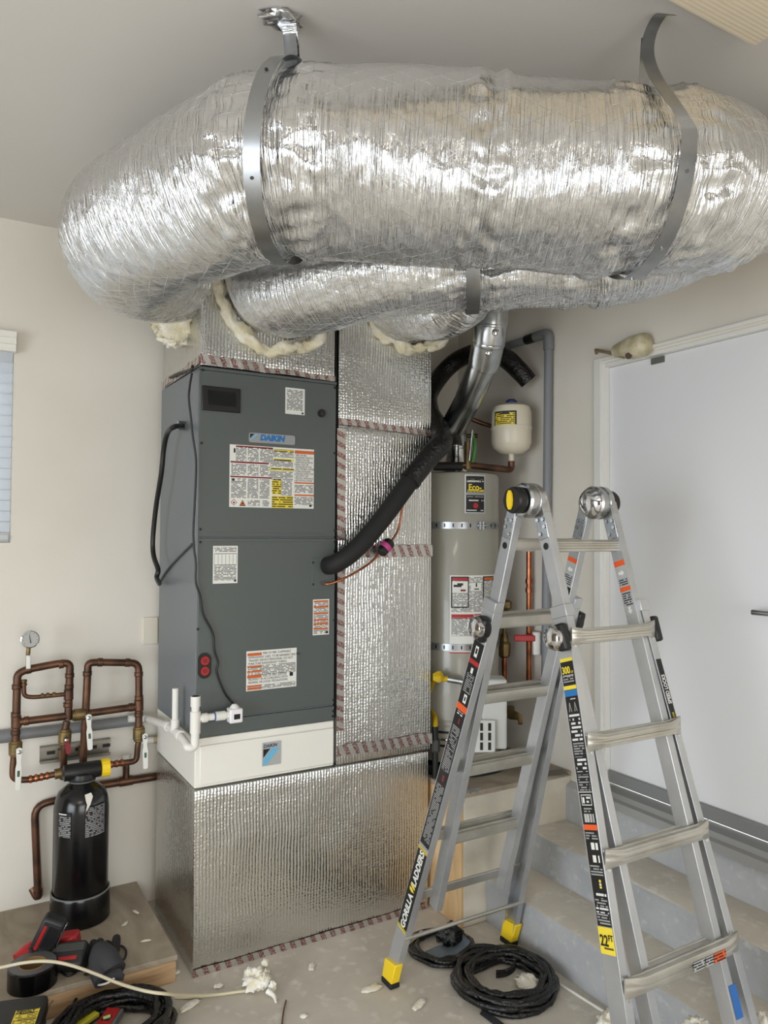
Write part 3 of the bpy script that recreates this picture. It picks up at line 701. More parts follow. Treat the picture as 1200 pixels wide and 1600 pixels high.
cells = [(.05, .03, .95, .97, LINES)]+[(.05, y, .95, y+.05, PORANGE) for y in (.03, .19, .37, .55, .66, .8)]+[(.8, .9, .95, .97, PBLACK)]
s_ = sticker('caution_label', fn, wd, hg, PWHITE, frac(wd, hg, cells), ah); s_['label'] = 'narrow label with six orange bars'
fn, wd, hg = pxsheet(385, 1018, 463, 1072, -0.0022)
cells = [(.03, .05, .98, .97, LINES), (.0, .05, .31, .36, PWHITE), (.3, .04, .98, .36, PWHITE), (.03, .62, .98, .86, PWHITE)] + [(.02, y, .3, y+d, PORANGE) for y, d in ((.05, .075), (.37, .045), (.5, .045), (.61, .075), (.86, .05), (.94, .04))] + [(.86, .62, .93, .72, PBLACK)]
s_ = sticker('fire_label', fn, wd, hg, PWHITE, frac(wd, hg, cells), ah); s_['label'] = 'wide white fire warning label low on the panel'
for t, x, y in (('RISK OF FIRE. FLAMMABLE', .32, .10), ('REFRIGERANT USED. TO BE REPAIRED ONLY BY', .04, .19), ('TRAINED SERVICE PERSONNEL. DO NOT', .04, .27), ('PUNCTURE REFRIGERANT TUBING.', .04, .35), ('RISK OF FIRE. DISPOSE', .32, .67), ('PROPERLY IN ACCORDANCE WITH', .04, .745), ('FEDERAL OR LOCAL REGULATIONS.', .04, .82)):
    letters(t, 0.0135, fn(x*wd, y*hg)+V((0, -.0006, 0)), (1, 0, 0), (0, 0, 1), PBLACK, s_, ext=0.0001, xs=0.82)
# emblem on the white base
fn, wd, hg = pxsheet(410, 1161, 439, 1193, -0.0065)
s_ = sticker('emblem', fn, wd, hg, PSILV, [], ah)
P = lambda x, y, d=.0005: fn(x*wd, y*hg)+V((0, -d, 0))
MB().prism([P(.05, .28), P(.42, .28), P(.05, .65)], (0, -.0003, 0)).build('emblem_mark', PBLACK, s_, 0)
MB().prism([P(.5, .28), P(.95, .28), P(.2, .98), P(.05, .98), P(.05, .72)], (0, -.0003, 0)).build('emblem_mark', PCYAN, s_, 0)
letters('DAIKIN', 0.0195, P(.05, .22), (1, 0, 0), (0, 0, 1), mat('print_navy', (20, 50, 90), 0.5), s_, off=0.0005, shear=0.15, xs=0.95)
# ================================================================== FLEXIBLE DUCTS
def flex(name, label, ctrl, seed, amp=0.006, pinch=(), ring=0.007, nseg=132, lump=0.02):
    """ctrl: (px,py,depth,radius px). Foil jacket with creases running round it."""
    pts = [atd(a, b, d) for a, b, d, r in ctrl]; rad = [r*d/FPX for a, b, d, r in ctrl]
    p, r = spline(pts, rad, 14); p, r = resample(p, r, ring)
    fr = frames(p); L = [0]
    for i in range(len(p)-1): L.append(L[-1]+(p[i+1]-p[i]).length)
    pin = [(min(range(len(p)), key=lambda i: (p[i]-q).length), wv, dp) for q, wv, dp in pinch]
    def disp(i, th, _):
        u = L[i]; c, s = math.cos(th), math.sin(th); R = r[i]
        d = lump*noise.noise(V((u*2.6, c*1.1, s*1.1+seed)))
        k = 1.0
        for ip, wv, dp in pin:
            x = abs(u-L[ip])/wv
            if x < 4: e = math.exp(-x*x*.5); d -= dp*e; k += 2.0*math.exp(-((x-1.4)**2))
        n1 = 1-2*abs(noise.noise(V((u*34+1.5*noise.noise(V((u*6, c*2, s*2))), c*2.2*R/.2, s*2.2*R/.2+seed))))
        n2 = noise.noise(V((u*75, c*5, s*5+seed*2))); n3 = 1-2*abs(noise.noise(V((u*11+c, c*5, s*5+seed*3))))
        low = 0.55+0.45*max(0, min(1, .5-s_up(i, th)))
        return d + amp*k*(0.55*n1*low + 0.22*n2*low) + amp*(k-.75)*.8*n3
    def s_up(i, th):
        t, a, b = fr[i]; return (a*math.cos(th)+b*math.sin(th)).z
    root = thing(name, label, 'duct', p[len(p)//2])
    b = MB().tube(p, r, nseg, cap=False, uvm=True, disp=disp)
    b.build('foil_sleeve', FOIL, root, 180)
    return root, p, r, fr
S1 = atd(452, 260, 1.97); S2 = atd(990, 286, 1.98)
D1 = flex('flexible_duct', 'uppermost and largest silver flexible duct, looping out from the plenum side under the ceiling',
 [(287, 428, 3.24, 72), (238, 415, 3.02, 82), (204, 394, 2.72, 98), (220, 360, 2.40, 110), (312, 312, 2.14, 119), (425, 263, 1.98, 136), (560, 262, 1.96, 141), (700, 268, 1.96, 137), (790, 274, 1.96, 131), (900, 280, 1.96, 136), (1000, 284, 1.97, 138), (1085, 292, 2.02, 124), (1128, 302, 2.06, 112), (1200, 292, 2.12, 88), (1300, 270, 2.14, 82)], 1,
 pinch=((S1, 0.045, 0.010), (S2, 0.05, 0.012), (atd(755, 270, 1.96), 0.02, 0.004), (atd(1150, 298, 2.07), 0.025, 0.014)))
D2 = flex('flexible_duct', 'silver flexible duct leaving the plenum front and running behind the largest duct',
 [(437, 441, 3.19, 84), (452, 444, 2.86, 80), (515, 437, 2.64, 72), (610, 425, 2.56, 68), (720, 416, 2.54, 68), (830, 408, 2.52, 72), (930, 394, 2.5, 84), (1030, 366, 2.5, 86), (1140, 322, 2.5, 84), (1270, 282, 2.5, 76)], 5, amp=0.005,
 pinch=((atd(737, 416, 2.54), 0.05, 0.012), (atd(905, 400, 2.5), 0.03, 0.01)))
D3 = flex('flexible_duct', 'short crinkled silver flexible duct attached to the return riser front under the others',
 [(640, 462, 3.52, 72), (650, 461, 3.38, 66), (688, 474, 3.24, 54), (716, 462, 3.15, 53), (732, 420, 3.12, 54), (740, 372, 3.14, 54)], 9, amp=0.008, lump=0.03, nseg=100)
def collar(par, c, ax, R, rr, seed, drop=0.05, nm='insulation_collar', a0=0, a1=360):
    """ragged roll of glass wool showing where the duct meets the box"""
    ax = V(ax).normalized(); a = ax.cross(V((0, 0, 1))).normalized(); bb = V((0, 0, 1)); c = V(c); n = 90; pts = []; rs = []
    for i in range(n+1):
        th = math.radians(a0+(a1-a0)*i/n); q = R + 0.025*noise.noise(V((math.cos(th)*2, math.sin(th)*2, seed)))+.012*noise.noise(V((math.cos(th)*7, math.sin(th)*7, seed)))
        d = bb*math.sin(th)*q*(1+(drop if math.sin(th) < 0 else 0)) + a*math.cos(th)*q
        pts.append(c + d + ax*(0.012*noise.noise(V((th*3, seed, 1))))); e = 1.0 if a1-a0 >= 360 else min(1, i/8+.25, (n-i)/8+.25); rs.append(rr*e*(0.8+.5*noise.noise(V((th*4, seed, 4)))))
    def dp(i, th, L): return 0.014*noise.noise(pts[i]*22+V((math.cos(th), math.sin(th), 0)))+0.008*noise.noise(pts[i]*60+V((math.cos(th)*2, math.sin(th)*2, 3)))
    return MB().tube(pts, rs, 20, disp=dp).build(nm, FLUFF, par, 180)
c2 = at(432, 446, 1, -0.012); collar(D2[0], c2, (0, -1, 0), 0.262, 0.032, 2, 0.06, a0=150, a1=390)
c3 = at(640, 462, 1, -0.012); collar(D3[0], c3, (0, -1, 0), 0.25, 0.030, 5, 0.02, a0=170, a1=370)
c1 = at(282, 440, 0, -0.02); collar(D1[0], (-0.02, 0.30, c1.z+0.02), (-1, 0, 0), 0.235, 0.045, 8, 0.05, a0=185, a1=355)
for i, (px, py, dd, sx, sz) in enumerate(((298, 474, 3.22, .055, .075), (278, 512, 3.24, .085, .065), (256, 500, 3.3, .06, .06), (268, 528, 3.26, .05, .04))):
    blob('loose_insulation', FLUFF, atd(px, py, dd), sx, .04, sz, D1[0], 20+i, 0.55, 2.2)
# ------------------------------------------------------------------ hanging straps
def wrap(duct, q, wd, a0, a1, n=40, tilt=0.0, gap=0.006, extra=0.0):
    root, p, r, fr = duct; i = min(range(len(p)), key=lambda k: (p[k]-q).length); t = fr[i][0]
    side = t.cross(V((0, 0, 1))).normalized()
    if side.dot(CAM-p[i]) < 0: side = -side
    up = side.cross(t) if side.cross(t).z > 0 else t.cross(side); o = []; ws = []
    for k in range(n+1):
        th = math.radians(a0+(a1-a0)*k/n); R = r[i]+gap+extra
        o.append(p[i] + side*(math.cos(th)*R) + up*(math.sin(th)*R) + t*(tilt*math.sin(th))); ws.append(t*wd)
    return o, ws, t, side, up, p[i], r[i]
def strap_thing(label, pts, ws, sub=0):
    root = thing('hanging_strap', label, 'strap', pts[0]); MB().ribbon(pts, ws, 0.0014, sub=sub).build('steel_band', STRAPM, root, 60); return root
o, ws, t, sd, up, pc, R = wrap(D1, S1, 0.042, 84, -262, 90, tilt=0.03, extra=0.009)
top = at(441, 24, 2, ZC-0.004); v0 = o[0]
lead = [top+V((-.05, .0, 0)), top+V((-0.01, 0, -0.003)), atd(452, 50, (top-CAM).dot(_f)*.995), atd(455, 85, ((top-CAM).dot(_f)+(v0-CAM).dot(_f))/2), atd(443, 112, (v0-CAM).dot(_f)*0.995)]
st1 = strap_thing('galvanized steel strap round the large duct, its top end wrapped in foil tape', lead+o[2:], [t*0.036]*5+ws[2:])
blob('foil_tape_wad', FOIL, top+V((0.0, 0, -0.012)), .052, .04, .014, st1, 3, 0.5, 3, 10)
MB().ribbon([lead[2]+V((0, 0, .02))-_f*.003, atd(456, 72, (top-CAM).dot(_f)*.993), atd(457, 92, (top-CAM).dot(_f)*.988)], [t*0.04]*3, 0.003).build('foil_tape_patch', FOIL, st1, 60)
for k in (14, 30): cyl('screw', BLACK, o[k], o[k]+(o[k]-pc).normalized()*0.004, 0.004, st1, 8)
o, ws, t, sd, up, pc, R = wrap(D1, S2, 0.04, 2, -250, 70, extra=0.008)
top = at(1032, 22, 2, ZC-0.003); dt = (top-CAM).dot(_f); dv = (o[0]-CAM).dot(_f); L_ = lambda px, py, k: atd(px, py, dt+(dv-dt)*k)
lead = [top+t*0.03, top+V((0, 0, -.003)), L_(1017, 50, .02), L_(1012, 82, .28), L_(1022, 115, .72), L_(1044, 148, 1.0), L_(1064, 178, 1.06)]
st2 = strap_thing('galvanized steel strap with a twisted top holding the large duct near the ceiling light', lead+o[0::3], [t*.036]*7+ws[0::3], sub=5)
for k in (6, 18, 28): cyl('screw', GALV, o[k], o[k]+(o[k]-pc).normalized()*0.004, 0.0045, st2, 8)
MB().ribbon([atd(1010, 60, dt*1.003), atd(1008, 95, dt*1.0), atd(1006, 150, dt*1.01)], [t*.03]*3, 0.0014).build('band_tail', STRAPM, st2, 60)
o, ws, t, sd, up, pc, R = wrap(D2, atd(737, 416, 2.54), 0.044, 150, -150, 60, extra=0.006)
a, c = o[0], o[-1]
st3 = strap_thing('short visible steel strap round the duct behind the largest one', [V((a.x, a.y, ZC-0.002)), (a+V((0, 0, .1)))]+o+[(c+V((0, 0, .12)))], [t*0.044]*2+ws+[t*.044])
# ================================================================== REFRIGERANT LINES
ls = thing('insulated_refrigerant_line', 'thick black insulated refrigerant line crossing the foil riser and looping to the wall', 'pipe', at(600, 800, 1, -.06))
PL = [at(512, 884, 1, -0.004), at(526, 880, 1, -0.06), at(556, 858, 1, -0.085), at(596, 812, 1, -0.09), at(640, 752, 1, -0.09), at(672, 712, 1, -0.105), at(690, 690, 1, -0.09), atd(683, 668, 3.78), atd(672, 646, 3.95), atd(670, 618, 4.16), atd(688, 588, 4.26), atd(710, 566, 4.26), atd(736, 553, 4.2), atd(764, 549, 4.1), atd(790, 560, 4.0), atd(812, 580, 3.97), atd(826, 596, 3.97)]
pipe('insulation_sleeve', RUBBER, PL[:5], [.040, .041, .042, .043, .044], ls, 24, 8)
pipe('wrapped_sleeve', BLACKG, PL[4:9], [.049, .05, .052, .054, .05], ls, 24, 8)
pipe('insulation_sleeve', BLACKG, PL[8:], [.05, .05, .05, .05, .05, .051, .052, .05, .047], ls, 24, 8)
MB().tube([at(640, 752, 1, -0.09), at(644, 747, 1, -0.09)], 0.052, 20).build('tape_band', BLACK, ls, 40)
cl = thing('copper_liquid_line', 'thin bare copper line with a black filter on the foil riser', 'pipe', at(600, 855, 1, -.05))
pipe('tubing', COPPERN, [at(505, 911, 1, -0.004), at(516, 912, 1, -.03), at(545, 900, 1, -.05), at(575, 882, 1, -.05), at(592, 866, 1, -.05)], .0055, cl, 10, 8)
pipe('tubing', COPPERN, [at(612, 845, 1, -.05), at(622, 828, 1, -.05), at(626, 808, 1, -.05), at(630, 785, 1, -.055), at(634, 770, 1, -.06)], .0055, cl, 10, 8)
cyl('line_grommet', BLACK, at(505, 911, 1, -0.001), at(505, 911, 1, -0.012), .011, cl, 16)
a, c = at(592, 866, 1, -.05), at(612, 844, 1, -.05); dd = (c-a).normalized(); m = (a+c)/2
fl = MB().lathe([(.006, -.046), (.02, -.04), (.028, -.03), (.028, .03), (.02, .04), (.006, .046)], m, dd, 24).build('filter_drier', BLACK, cl, 30)
MB().lathe([(.0284, -.012), (.0289, -.011), (.0289, .011), (.0284, .012)], m, dd, 24, cap=False).build('pink_band', mat('pink_label', (196, 70, 140), .5), fl, 30)
# ================================================================== WATER HEATER
TK = atd(712, 960, 3.93); TX, TY, TR = TK.x, TK.y, 0.222
zt = atd(712, 736, 3.93-TR*.95).z; zb0 = ZP+0.05
wh = thing('water_heater', 'tall grey-beige gas water heater strapped in the corner on the platform', 'water heater', (TX, TY, ZP))
MB().lathe([(TR-.01, 0), (TR, .004), (TR, zt-zb0-.02), (TR-.006, zt-zb0-.006), (TR-.02, zt-zb0), (.02, zt-zb0+.012)], (TX, TY, zb0), n=64).build('tank', TANKP, wh, 35)
MB().lathe([(TR+.05, 0), (TR+.055, .003), (TR+.06, .05), (TR+.052, .05), (TR+.045, .006), (0.02, .006)], (TX, TY, ZP+.001), n=48).build('drain_pan', mat('dark_pan', (34, 36, 40), .5), wh, 35)
for i in range(3): t_ = math.radians(30+120*i); cyl('foot', BLACK, (TX+.15*math.cos(t_), TY+.15*math.sin(t_), ZP+.007), (TX+.15*math.cos(t_), TY+.15*math.sin(t_), zb0+.002), .02, wh, 10)
PH0 = math.atan2(CAM.y-TY, CAM.x-TX)
def cylfn(px0, z0, r, px1=None):
    """wrap a sheet on the tank; px0 = its left edge in the view"""
    d = (V((TX, TY, 0))-V((CAM.x, CAM.y, 0))).length
    dep = (V((TX, TY, z0))-CAM).dot(_f)
    s = (px0-712)*(dep-.15)/FPX/TR; ph = PH0+math.asin(max(-.98, min(.98, s)))
    return lambda x, y: V((TX+r*math.cos(ph+x/r), TY+r*math.sin(ph+x/r), z0-y))
def zpx(py, px=735): return atd(px, py, 3.93-TR*.93).z
def wpx(px0, px1):
    k = (3.93-.15)/FPX/TR; return TR*(math.asin(min(.98, (px1-712)*k))-math.asin(max(-.98, (px0-712)*k)))
f = cylfn(725, zpx(741), TR+.0012); wd, hg = wpx(725, 757), zpx(741)-zpx(802)
s_ = sticker('brand_plate', f, wd, hg, PSILV, frac(wd, hg, [(.06, .04, .94, .97, PBLACK), (.04, .46, .96, .53, PGREY), (.14, .12, .9, .19, LINESKB), (.1, .56, .9, .6, LINESK), (.1, .64, .94, .7, LINESKB), (.1, .91, .9, .955, LINESKB)]), wh, du=12); s_['label'] = 'black and silver name plate'
def cyltext(t, size, f, x, y, m, par, off=0, xs=1):
    p = f(x, y); q = f(x+.01, y); u = (q-p).normalized(); letters(t, size, p+u.cross(V((0, 0, 1)))*.0012, u, (0, 0, 1), m, par, off=off, xs=xs)
cyltext('Eco-', .042, f, wd*.16, hg*.40, PYEL, s_, .001, .9); cyltext('DEFENDER', .016, f, wd*.12, hg*.45, PYEL, s_, .0004, 1.1); cyltext('BRADFORD WHITE', .0115, f, wd*.10, hg*.20, PWHITE, s_, .0003, .72)
b = MB(); p = f(wd*.5, hg*.8); q = (p-V((TX, TY, p.z))).normalized(); MB().lathe([(.014, .0005), (.014, .0015)], p, q, 20).build('red_seal', PRED, s_, 30)
f = cylfn(703, zpx(899), TR+.0012); wd, hg = wpx(703, 772), zpx(899)-zpx(1020)
cells = [(.03, .02, .97, .78, LINES), (.02, .015, .36, .415, PBLACK), (.045, .07, .34, .40, LINES), (.045, .03, .34, .065, PRED), (.045, .075, .34, .22, PWHITE), (.4, .1, .62, .2, PWHITE), (.66, .015, .97, .415, PBLACK), (.69, .07, .95, .40, LINES), (.69, .03, .95, .065, PORANGE), (0, .47, 1, .5, PWHITE), (.03, .5, .46, .54, PRED), (.47, .5, .8, .515, PRED), (.03, .545, .46, .555, PRED), (.49, .57, .6, .66, PGREY), (.455, .5, .465, .85, PGREY), (.47, .84, .8, .85, PRED), (0, .86, 1, .985, PWHITE), (0, .985, 1, 1, PRED),
 (.07, .12, .22, .15, PBLACK), (.14, .1, .25, .13, PBLACK), (.2, .18, .3, .205, DKRED), (.5, .1, .53, .15, PBLACK), (.47, .17, .57, .185, PBLACK)]
s_ = sticker('warning_label', f, wd, hg, PWHITE, frac(wd, hg, cells), wh, du=20); s_['label'] = 'large white label with red headings and black boxes'
def band(par, z, hgt, nm='seismic_strap'):
    o = MB().lathe([(TR+.001, z-hgt/2), (TR+.004, z-hgt/2), (TR+.004, z+hgt/2), (TR+.001, z+hgt/2)], (TX, TY, 0), n=64, cap=False).build(nm, STRAPM, par, 30)
    for i in range(14):
        ph = PH0-1.2+i*.19; p = V((TX+(TR+.0046)*math.cos(ph), TY+(TR+.0046)*math.sin(ph), z)); Rz = Matrix.Translation(p) @ Matrix.Rotation(ph, 4, 'Z')
        MB().box(-.0004, .0004, -.0035, .0035, -hgt*.26, hgt*.26, 0, Rz).build('slot', BLACK, o, 0)
    return o
zs1 = zpx(821); bd = band(wh, zs1, .034); band(wh, zpx(1011), .034)
dd = cylfn(744, zs1, TR+.012); p0_ = dd(0, 0); p1_ = dd(.055, 0); cyl('tension_bolt', GALV, p0_, p1_, .005, bd, 8); nb = (p0_-V((TX, TY, p0_.z))).normalized()
for x in (.01, .028): rbox_c = dd(x, 0); MB().box(-.006, .006, -.004, .004, -.02, .02, 0, Matrix.Translation(rbox_c) @ Matrix.Rotation(math.atan2(nb.y, nb.x), 4, 'Z')).build('bolt_lug', GALV, bd, 0)
# burner access with its louvres
for i, (py, m_) in enumerate(((1126, TANKP), (1134, TANKP), (1143, BLACK), (1154, CHROME), (1164, BLACK))):
    f = cylfn(683, zpx(py, 700), TR+.001); ph0 = f(0, 0)
    b = MB(); pts = [f(.008+x*.006, 0) for x in range(0, 14)]; pipe('louvre', m_, pts, .0045 if i < 2 else .006, wh, 8)
# thermostat gas valve
fd = V((-_f.x, -_f.y, 0)).normalized(); ax_ = fd.cross(V((0, 0, 1)))
def fbox(name, m_, c, wx, dy, hz, par, bev=.004):
    return MB().box(-wx/2, wx/2, -dy/2, dy/2, -hz/2, hz/2, 0, Matrix.Translation(c) @ Matrix.Rotation(math.atan2(_r.y, _r.x), 4, 'Z')).build(name, m_, par, 30, bev)
gc = atd(770, 1112, 3.64)
fbox('gas_valve', mat('valve_white', (206, 206, 202), .45), gc, .12, .12, .33, wh, .01)
gg = atd(752, 1150, 3.56); gr = fbox('valve_guard', mat('valve_guard_white', (214, 214, 210), .45), gg, .13, .02, .15, wh, .004)
for ix in range(3):
    for iz in range(3): fbox('vent_slot', BLACK, gg + _r*(-.038+ix*.038) + V((0, 0, .045-iz*.045)) + fd*.0105, .014, .002, .036, gr, .003)
gp = [atd(737, 1138, 3.6), atd(731, 1090, 3.62), atd(729, 1066, 3.62), atd(716, 1060, 3.63), atd(700, 1061, 3.64)]
pipe('gas_elbow', GALV, bend([gp[0], gp[2], gp[4]], .03), .016, wh, 14)
gl = thing('gas_flex_line', 'yellow coated flexible gas line beside the water heater', 'pipe', atd(690, 1062, 3.64))
pipe('yellow_tube', YELG, [atd(706, 1061, 3.64), atd(690, 1061, 3.64), atd(677, 1064, 3.68), atd(672, 1085, 3.78), atd(673, 1102, 3.78), atd(677, 1114, 3.74), atd(680, 1124, 3.68), atd(680, 1138, 3.64)], .013, gl, 14, 6)
MB().lathe([(.016, -.02), (.03, -.006), (.03, .006), (.018, .03)], atd(686, 1058, 3.63), -_r, 6).build('flare_nut', YELG, gl, 20)
pipe('riser_pipe', mat('black_iron', (44, 44, 44), .5, .5), [atd(680, 1135, 3.64), atd(680, 1160, 3.64), V((atd(680, 1160, 3.64).x, atd(680, 1160, 3.64).y, ZP+.001))], .015, gl, 12)
MB().lathe([(.02, -.03), (.024, -.02), (.024, .02), (.02, .03)], atd(680, 1165, 3.64), (0, 0, 1), 8).build('union_fitting', mat('iron_fitting', (80, 80, 78), .5, .6), gl, 20)
dr = atd(722, 1184, 3.62); pipe('drain_valve', PVC, [atd(735, 1176, 3.7), dr, dr+V((0, 0, -.03))], .017, wh, 12)
# hose coil and brass cock beside the tank
hz = atd(786, 1168, 3.8); pts = [V((hz.x+.1*math.cos(t_*.4)+.008*math.sin(t_), hz.y+.07*math.sin(t_*.4), ZP+.03+t_*.0009)) for t_ in range(0, 45)]
tag(pipe('coiled_hose', BLACK, pts, .011, None, 10), 'small loop of dark hose lying on the platform behind the ladder rungs', 'hose')
vb = thing('brass_drain_cock', 'brass drain valve pointing out above the coiled hose on the platform', 'valve', atd(800, 1115, 3.8))
bp_ = [XD-.001, atd(790, 1114, 3.85)]; a = atd(785, 1112, 3.84); c = atd(812, 1120, 3.72)
MB().tube([a+_r*.0, a.lerp(c, .5), c], [.02, .026, .016], 14).build('valve_body', BRASS, vb, 30)
pipe('spout', BRASS, [c, c+V((0, 0, -.0)), c-_f*.02+V((0, 0, -.03))], .012, vb, 12)
pipe('feed_pipe', BRASS, [a, atd(790, 1108, 4.0), atd(815, 1105, 4.3)], .012, vb, 10)
# ------------------------------------------------------------------ vent, top fittings
vp = thing('vent_pipe', 'shiny galvanized vent pipe rising from the water heater to the ducts', 'pipe', (TX, TY, zt))
V0 = V((TX, TY, zt+.012)); d0 = 3.9
MB().lathe([(.075, 0), (.055, .06), (.05, .09), (.05, .12), (.046, .125), (.046, .15), (.05, .155), (.052, .19)], V0, n=28).build('draft_hood', CHROME, vp, 30)
vz = V0.z+.20
seg = [V((TX, TY, vz-.03)), atd(710, 664, 3.87), atd(733, 622, 3.78), atd(757, 566, 3.63), atd(764, 531, 3.565), atd(767, 503, 3.54), atd(769, 380, 3.50)]
cyl('lower_pipe', GALV, seg[0], seg[1], .058, vp, 28)
for k, (i, j) in enumerate(((1, 2), (2, 3), (3, 4), (4, 5), (5, 6))):
    a, c = seg[i], seg[j]; d_ = (c-a).normalized(); rr = (.066, .070, .077, .080, .082)[k]
    b = MB(); Ln = (c-a).length; prof = [(rr*.97, -.02), (rr, 0), (rr, Ln-.02), (rr*1.035, Ln-.016), (rr*1.035, Ln-.006), (rr, Ln)]
    b.lathe(prof, a, d_, 32); b.build(('upper_pipe', 'upper_pipe', 'elbow_gore', 'elbow_gore', 'collar_band')[k], GALV, vp, 30)
for q in (atd(774, 519, 3.475), atd(763, 550, 3.525)): MB().lathe([(.017, 0), (.015, .008), (.004, .012)], q, -_f, 16).build('gore_dimple', CHROME, vp, 30)
wp = thing('hot_water_piping', 'dark copper and brass fittings across the water heater top', 'pipe', (TX, TY, zt+.06))
ec = atd(799, 710, 3.95); e0 = ec+V((0, 0, -.082))
pipe('supply_pipe', COPPER, bend([atd(676, 727, 3.8), atd(735, 727, 3.8), e0, e0+V((0, 0, .0455))], .03), .017, wp, 14)
cyl('black_sleeve', RUBBER, atd(678, 729, 3.78), atd(722, 729, 3.79), .021, wp, 14)
pipe('brass_nipple', BRASS, [V((atd(731, 712, 3.8).x, atd(731, 712, 3.8).y, zt+.014)), atd(731, 712, 3.8), atd(731, 690, 3.8)], .018, wp, 12)
pipe('green_wire', mat('green_plastic', (60, 130, 50), .5), [atd(738, 722, 3.78), atd(742, 700, 3.76), atd(738, 678, 3.8)], .008, wp, 8, 4)
pipe('silver_tube', GALV, [atd(733, 720, 3.74), atd(736, 690, 3.74), atd(738, 672, 3.74)], .006, wp, 8, 4)
pipe('wall_stub', COPPER, [atd(730, 652, 4.1), atd(752, 661, 4.1), atd(775, 668, 4.1)], .012, wp, 10)
pipe('wall_stub', COPPER, [atd(728, 681, 4.2), atd(746, 681, 4.2)], .011, wp, 10)
# expansion tank
et = thing('expansion_tank', 'small cream expansion tank with a yellow sticker near the corner', 'tank', atd(799, 668, 3.95))
eh = atd(799, 630, 3.95).z-ec.z; er = .104
MB().lathe([(.02, 0), (.06, .006), (er*.9, .03), (er, .06), (er, eh*.47), (er*1.025, eh*.48), (er*1.025, eh*.53), (er, eh*.54), (er, eh-.05), (er*.9, eh-.02), (.06, eh-.004), (.02, eh)], ec, n=48).build('tank', CREAM, et, 40)
MB().lathe([(.03, eh-.004), (.03, eh+.012), (.02, eh+.02)], ec, n=20).build('blue_cap', mat('blue_cap', (40, 46, 110), .5), et, 40)
cyl('neck', CREAM, ec+V((0, 0, -.035)), ec+V((0, 0, .002)), .015, et, 14)
ph = math.atan2(CAM.y-ec.y, CAM.x-ec.x)-.95
s_ = sticker('yellow_label', lambda x, y: V((ec.x+(er+.0012)*math.cos(ph+x/er), ec.y+(er+.0012)*math.sin(ph+x/er), ec.z+eh*.80-y)), .125, .085, PBLACK, frac(.125, .085, [(.06, .08, .94, .9, LINESY), (.3, .1, .7, .2, PBLACK)]), et, du=10)
# ------------------------------------------------------------------ conduits and copper on the right-hand wall
cd = thing('grey_conduit', 'grey conduit with an elbow going up the wall beside the door', 'conduit', at(852, 1190, 0, XD-.03))
ct = at(857, 520, 0, XD-.03); cb = at(851, 1188, 0, XD-.03); ch = at(775, 553, 0, XD-.03)
pipe('vertical_run', GREYC, [(ct.x, cb.y, cb.z), (ct.x, ct.y, ct.z-.06)], .0215, cd, 16)
pipe('elbow', GREYC, bend([(ct.x, ct.y, ct.z-.09), (ct.x, ct.y, ct.z), (ct.x, ct.y+.1, ct.z)], .03), .0265, cd, 16)
pipe('horizontal_run', GREYC, [(ct.x, ct.y+.07, ct.z), (ct.x, min(YW-.002, ch.y), ct.z)], .0215, cd, 16)
cyl('coupling', BLACK, (ct.x, ct.y+.09, ct.z), (ct.x, ct.y+.17, ct.z), .026, cd, 14)
for i, (px, ya, yb, xx) in enumerate(((826.5, 862, 1068, XD-.045), (788, 1010, 1072, XD-.10))):
    a, c = at(px, ya, 0, xx), at(px, yb, 0, xx)
    cw_ = thing('copper_water_pipe', ('taller vertical copper pipe on the wall behind the ladder rungs', 'shorter vertical copper pipe under a brass union behind the ladder')[i], 'pipe', c)
    pipe('pipe_run', COPPERN, [(a.x, a.y, a.z), (a.x, a.y, c.z), (XD-.001, a.y, c.z-.06)], .014, cw_, 12)
    for py in ((908, 922) if i == 0 else (1016,)):
        q = at(px, py, 0, xx).z; cyl('coupling', COPPERN, (a.x, a.y, q-.012), (a.x, a.y, q+.012), .019, cw_, 14)
    if i == 1:
        MB().lathe([(.02, -.06), (.03, -.05), (.034, -.02), (.034, .015), (.024, .03), (.018, .07)], (a.x, a.y, a.z), (0, 0, 1), 8).build('brass_union', BRASS, cw_, 20)
        MB().lathe([(.018, -.03), (.034, -.01), (.034, .02), (.018, .03)], at(790, 946, 0, xx), (0, 0, 1), 8).build('brass_union', BRASS, cw_, 20)
        pipe('upper_nipple', BRASS, [(a.x, a.y, a.z+.05), (a.x, a.y, at(790, 930, 0, xx).z)], .011, cw_, 10)
    else:
        fbox('red_handle', RED, at(820, 997, 0, XD-.09), .11, .02, .035, cw_, .006)
        fbox('mount_block', PVC, at(838, 1005, 0, XD-.03), .04, .04, .12, cw_, .006)
# door closer
dc = thing('door_closer', 'old beige door closer with a bent arm above the white door', 'door closer', at(985, 545, 0, XD-.04))
DCM = mat('closer_beige', (206, 198, 170), .5, col2=(170, 160, 128), nscale=18)
a, c = at(962, 549, 0, XD-.045), at(1012, 537, 0, XD-.045); dv_ = (c-a)
MB().lathe([(.004, -.01), (.03, 0), (.042, dv_.length*.3), (.052, dv_.length*.55), (.052, dv_.length*.9), (.04, dv_.length), (.01, dv_.length+.012)], a, dv_, 24).build('closer_body', DCM, dc, 40)
pipe('closer_arm', mat('arm_tan', (150, 134, 104), .5, .3), [at(976, 558, 0, XD-.06), at(950, 551, 0, XD-.055), at(931, 547, 0, XD-.03), at(932, 552, 0, XD-.012)], .008, dc, 8)
cyl('arm_pivot', mat('pivot_dark', (70, 58, 44), .6, .4), at(982, 556, 0, XD-.02), at(982, 556, 0, XD-.085), .015, dc, 12)
rbox('mount_plate', mat('pivot_dark', (70, 58, 44), .6), XD-.0195, XD-.0185, a.y-.16, a.y-.02, a.z-.02, a.z+.03, dc)
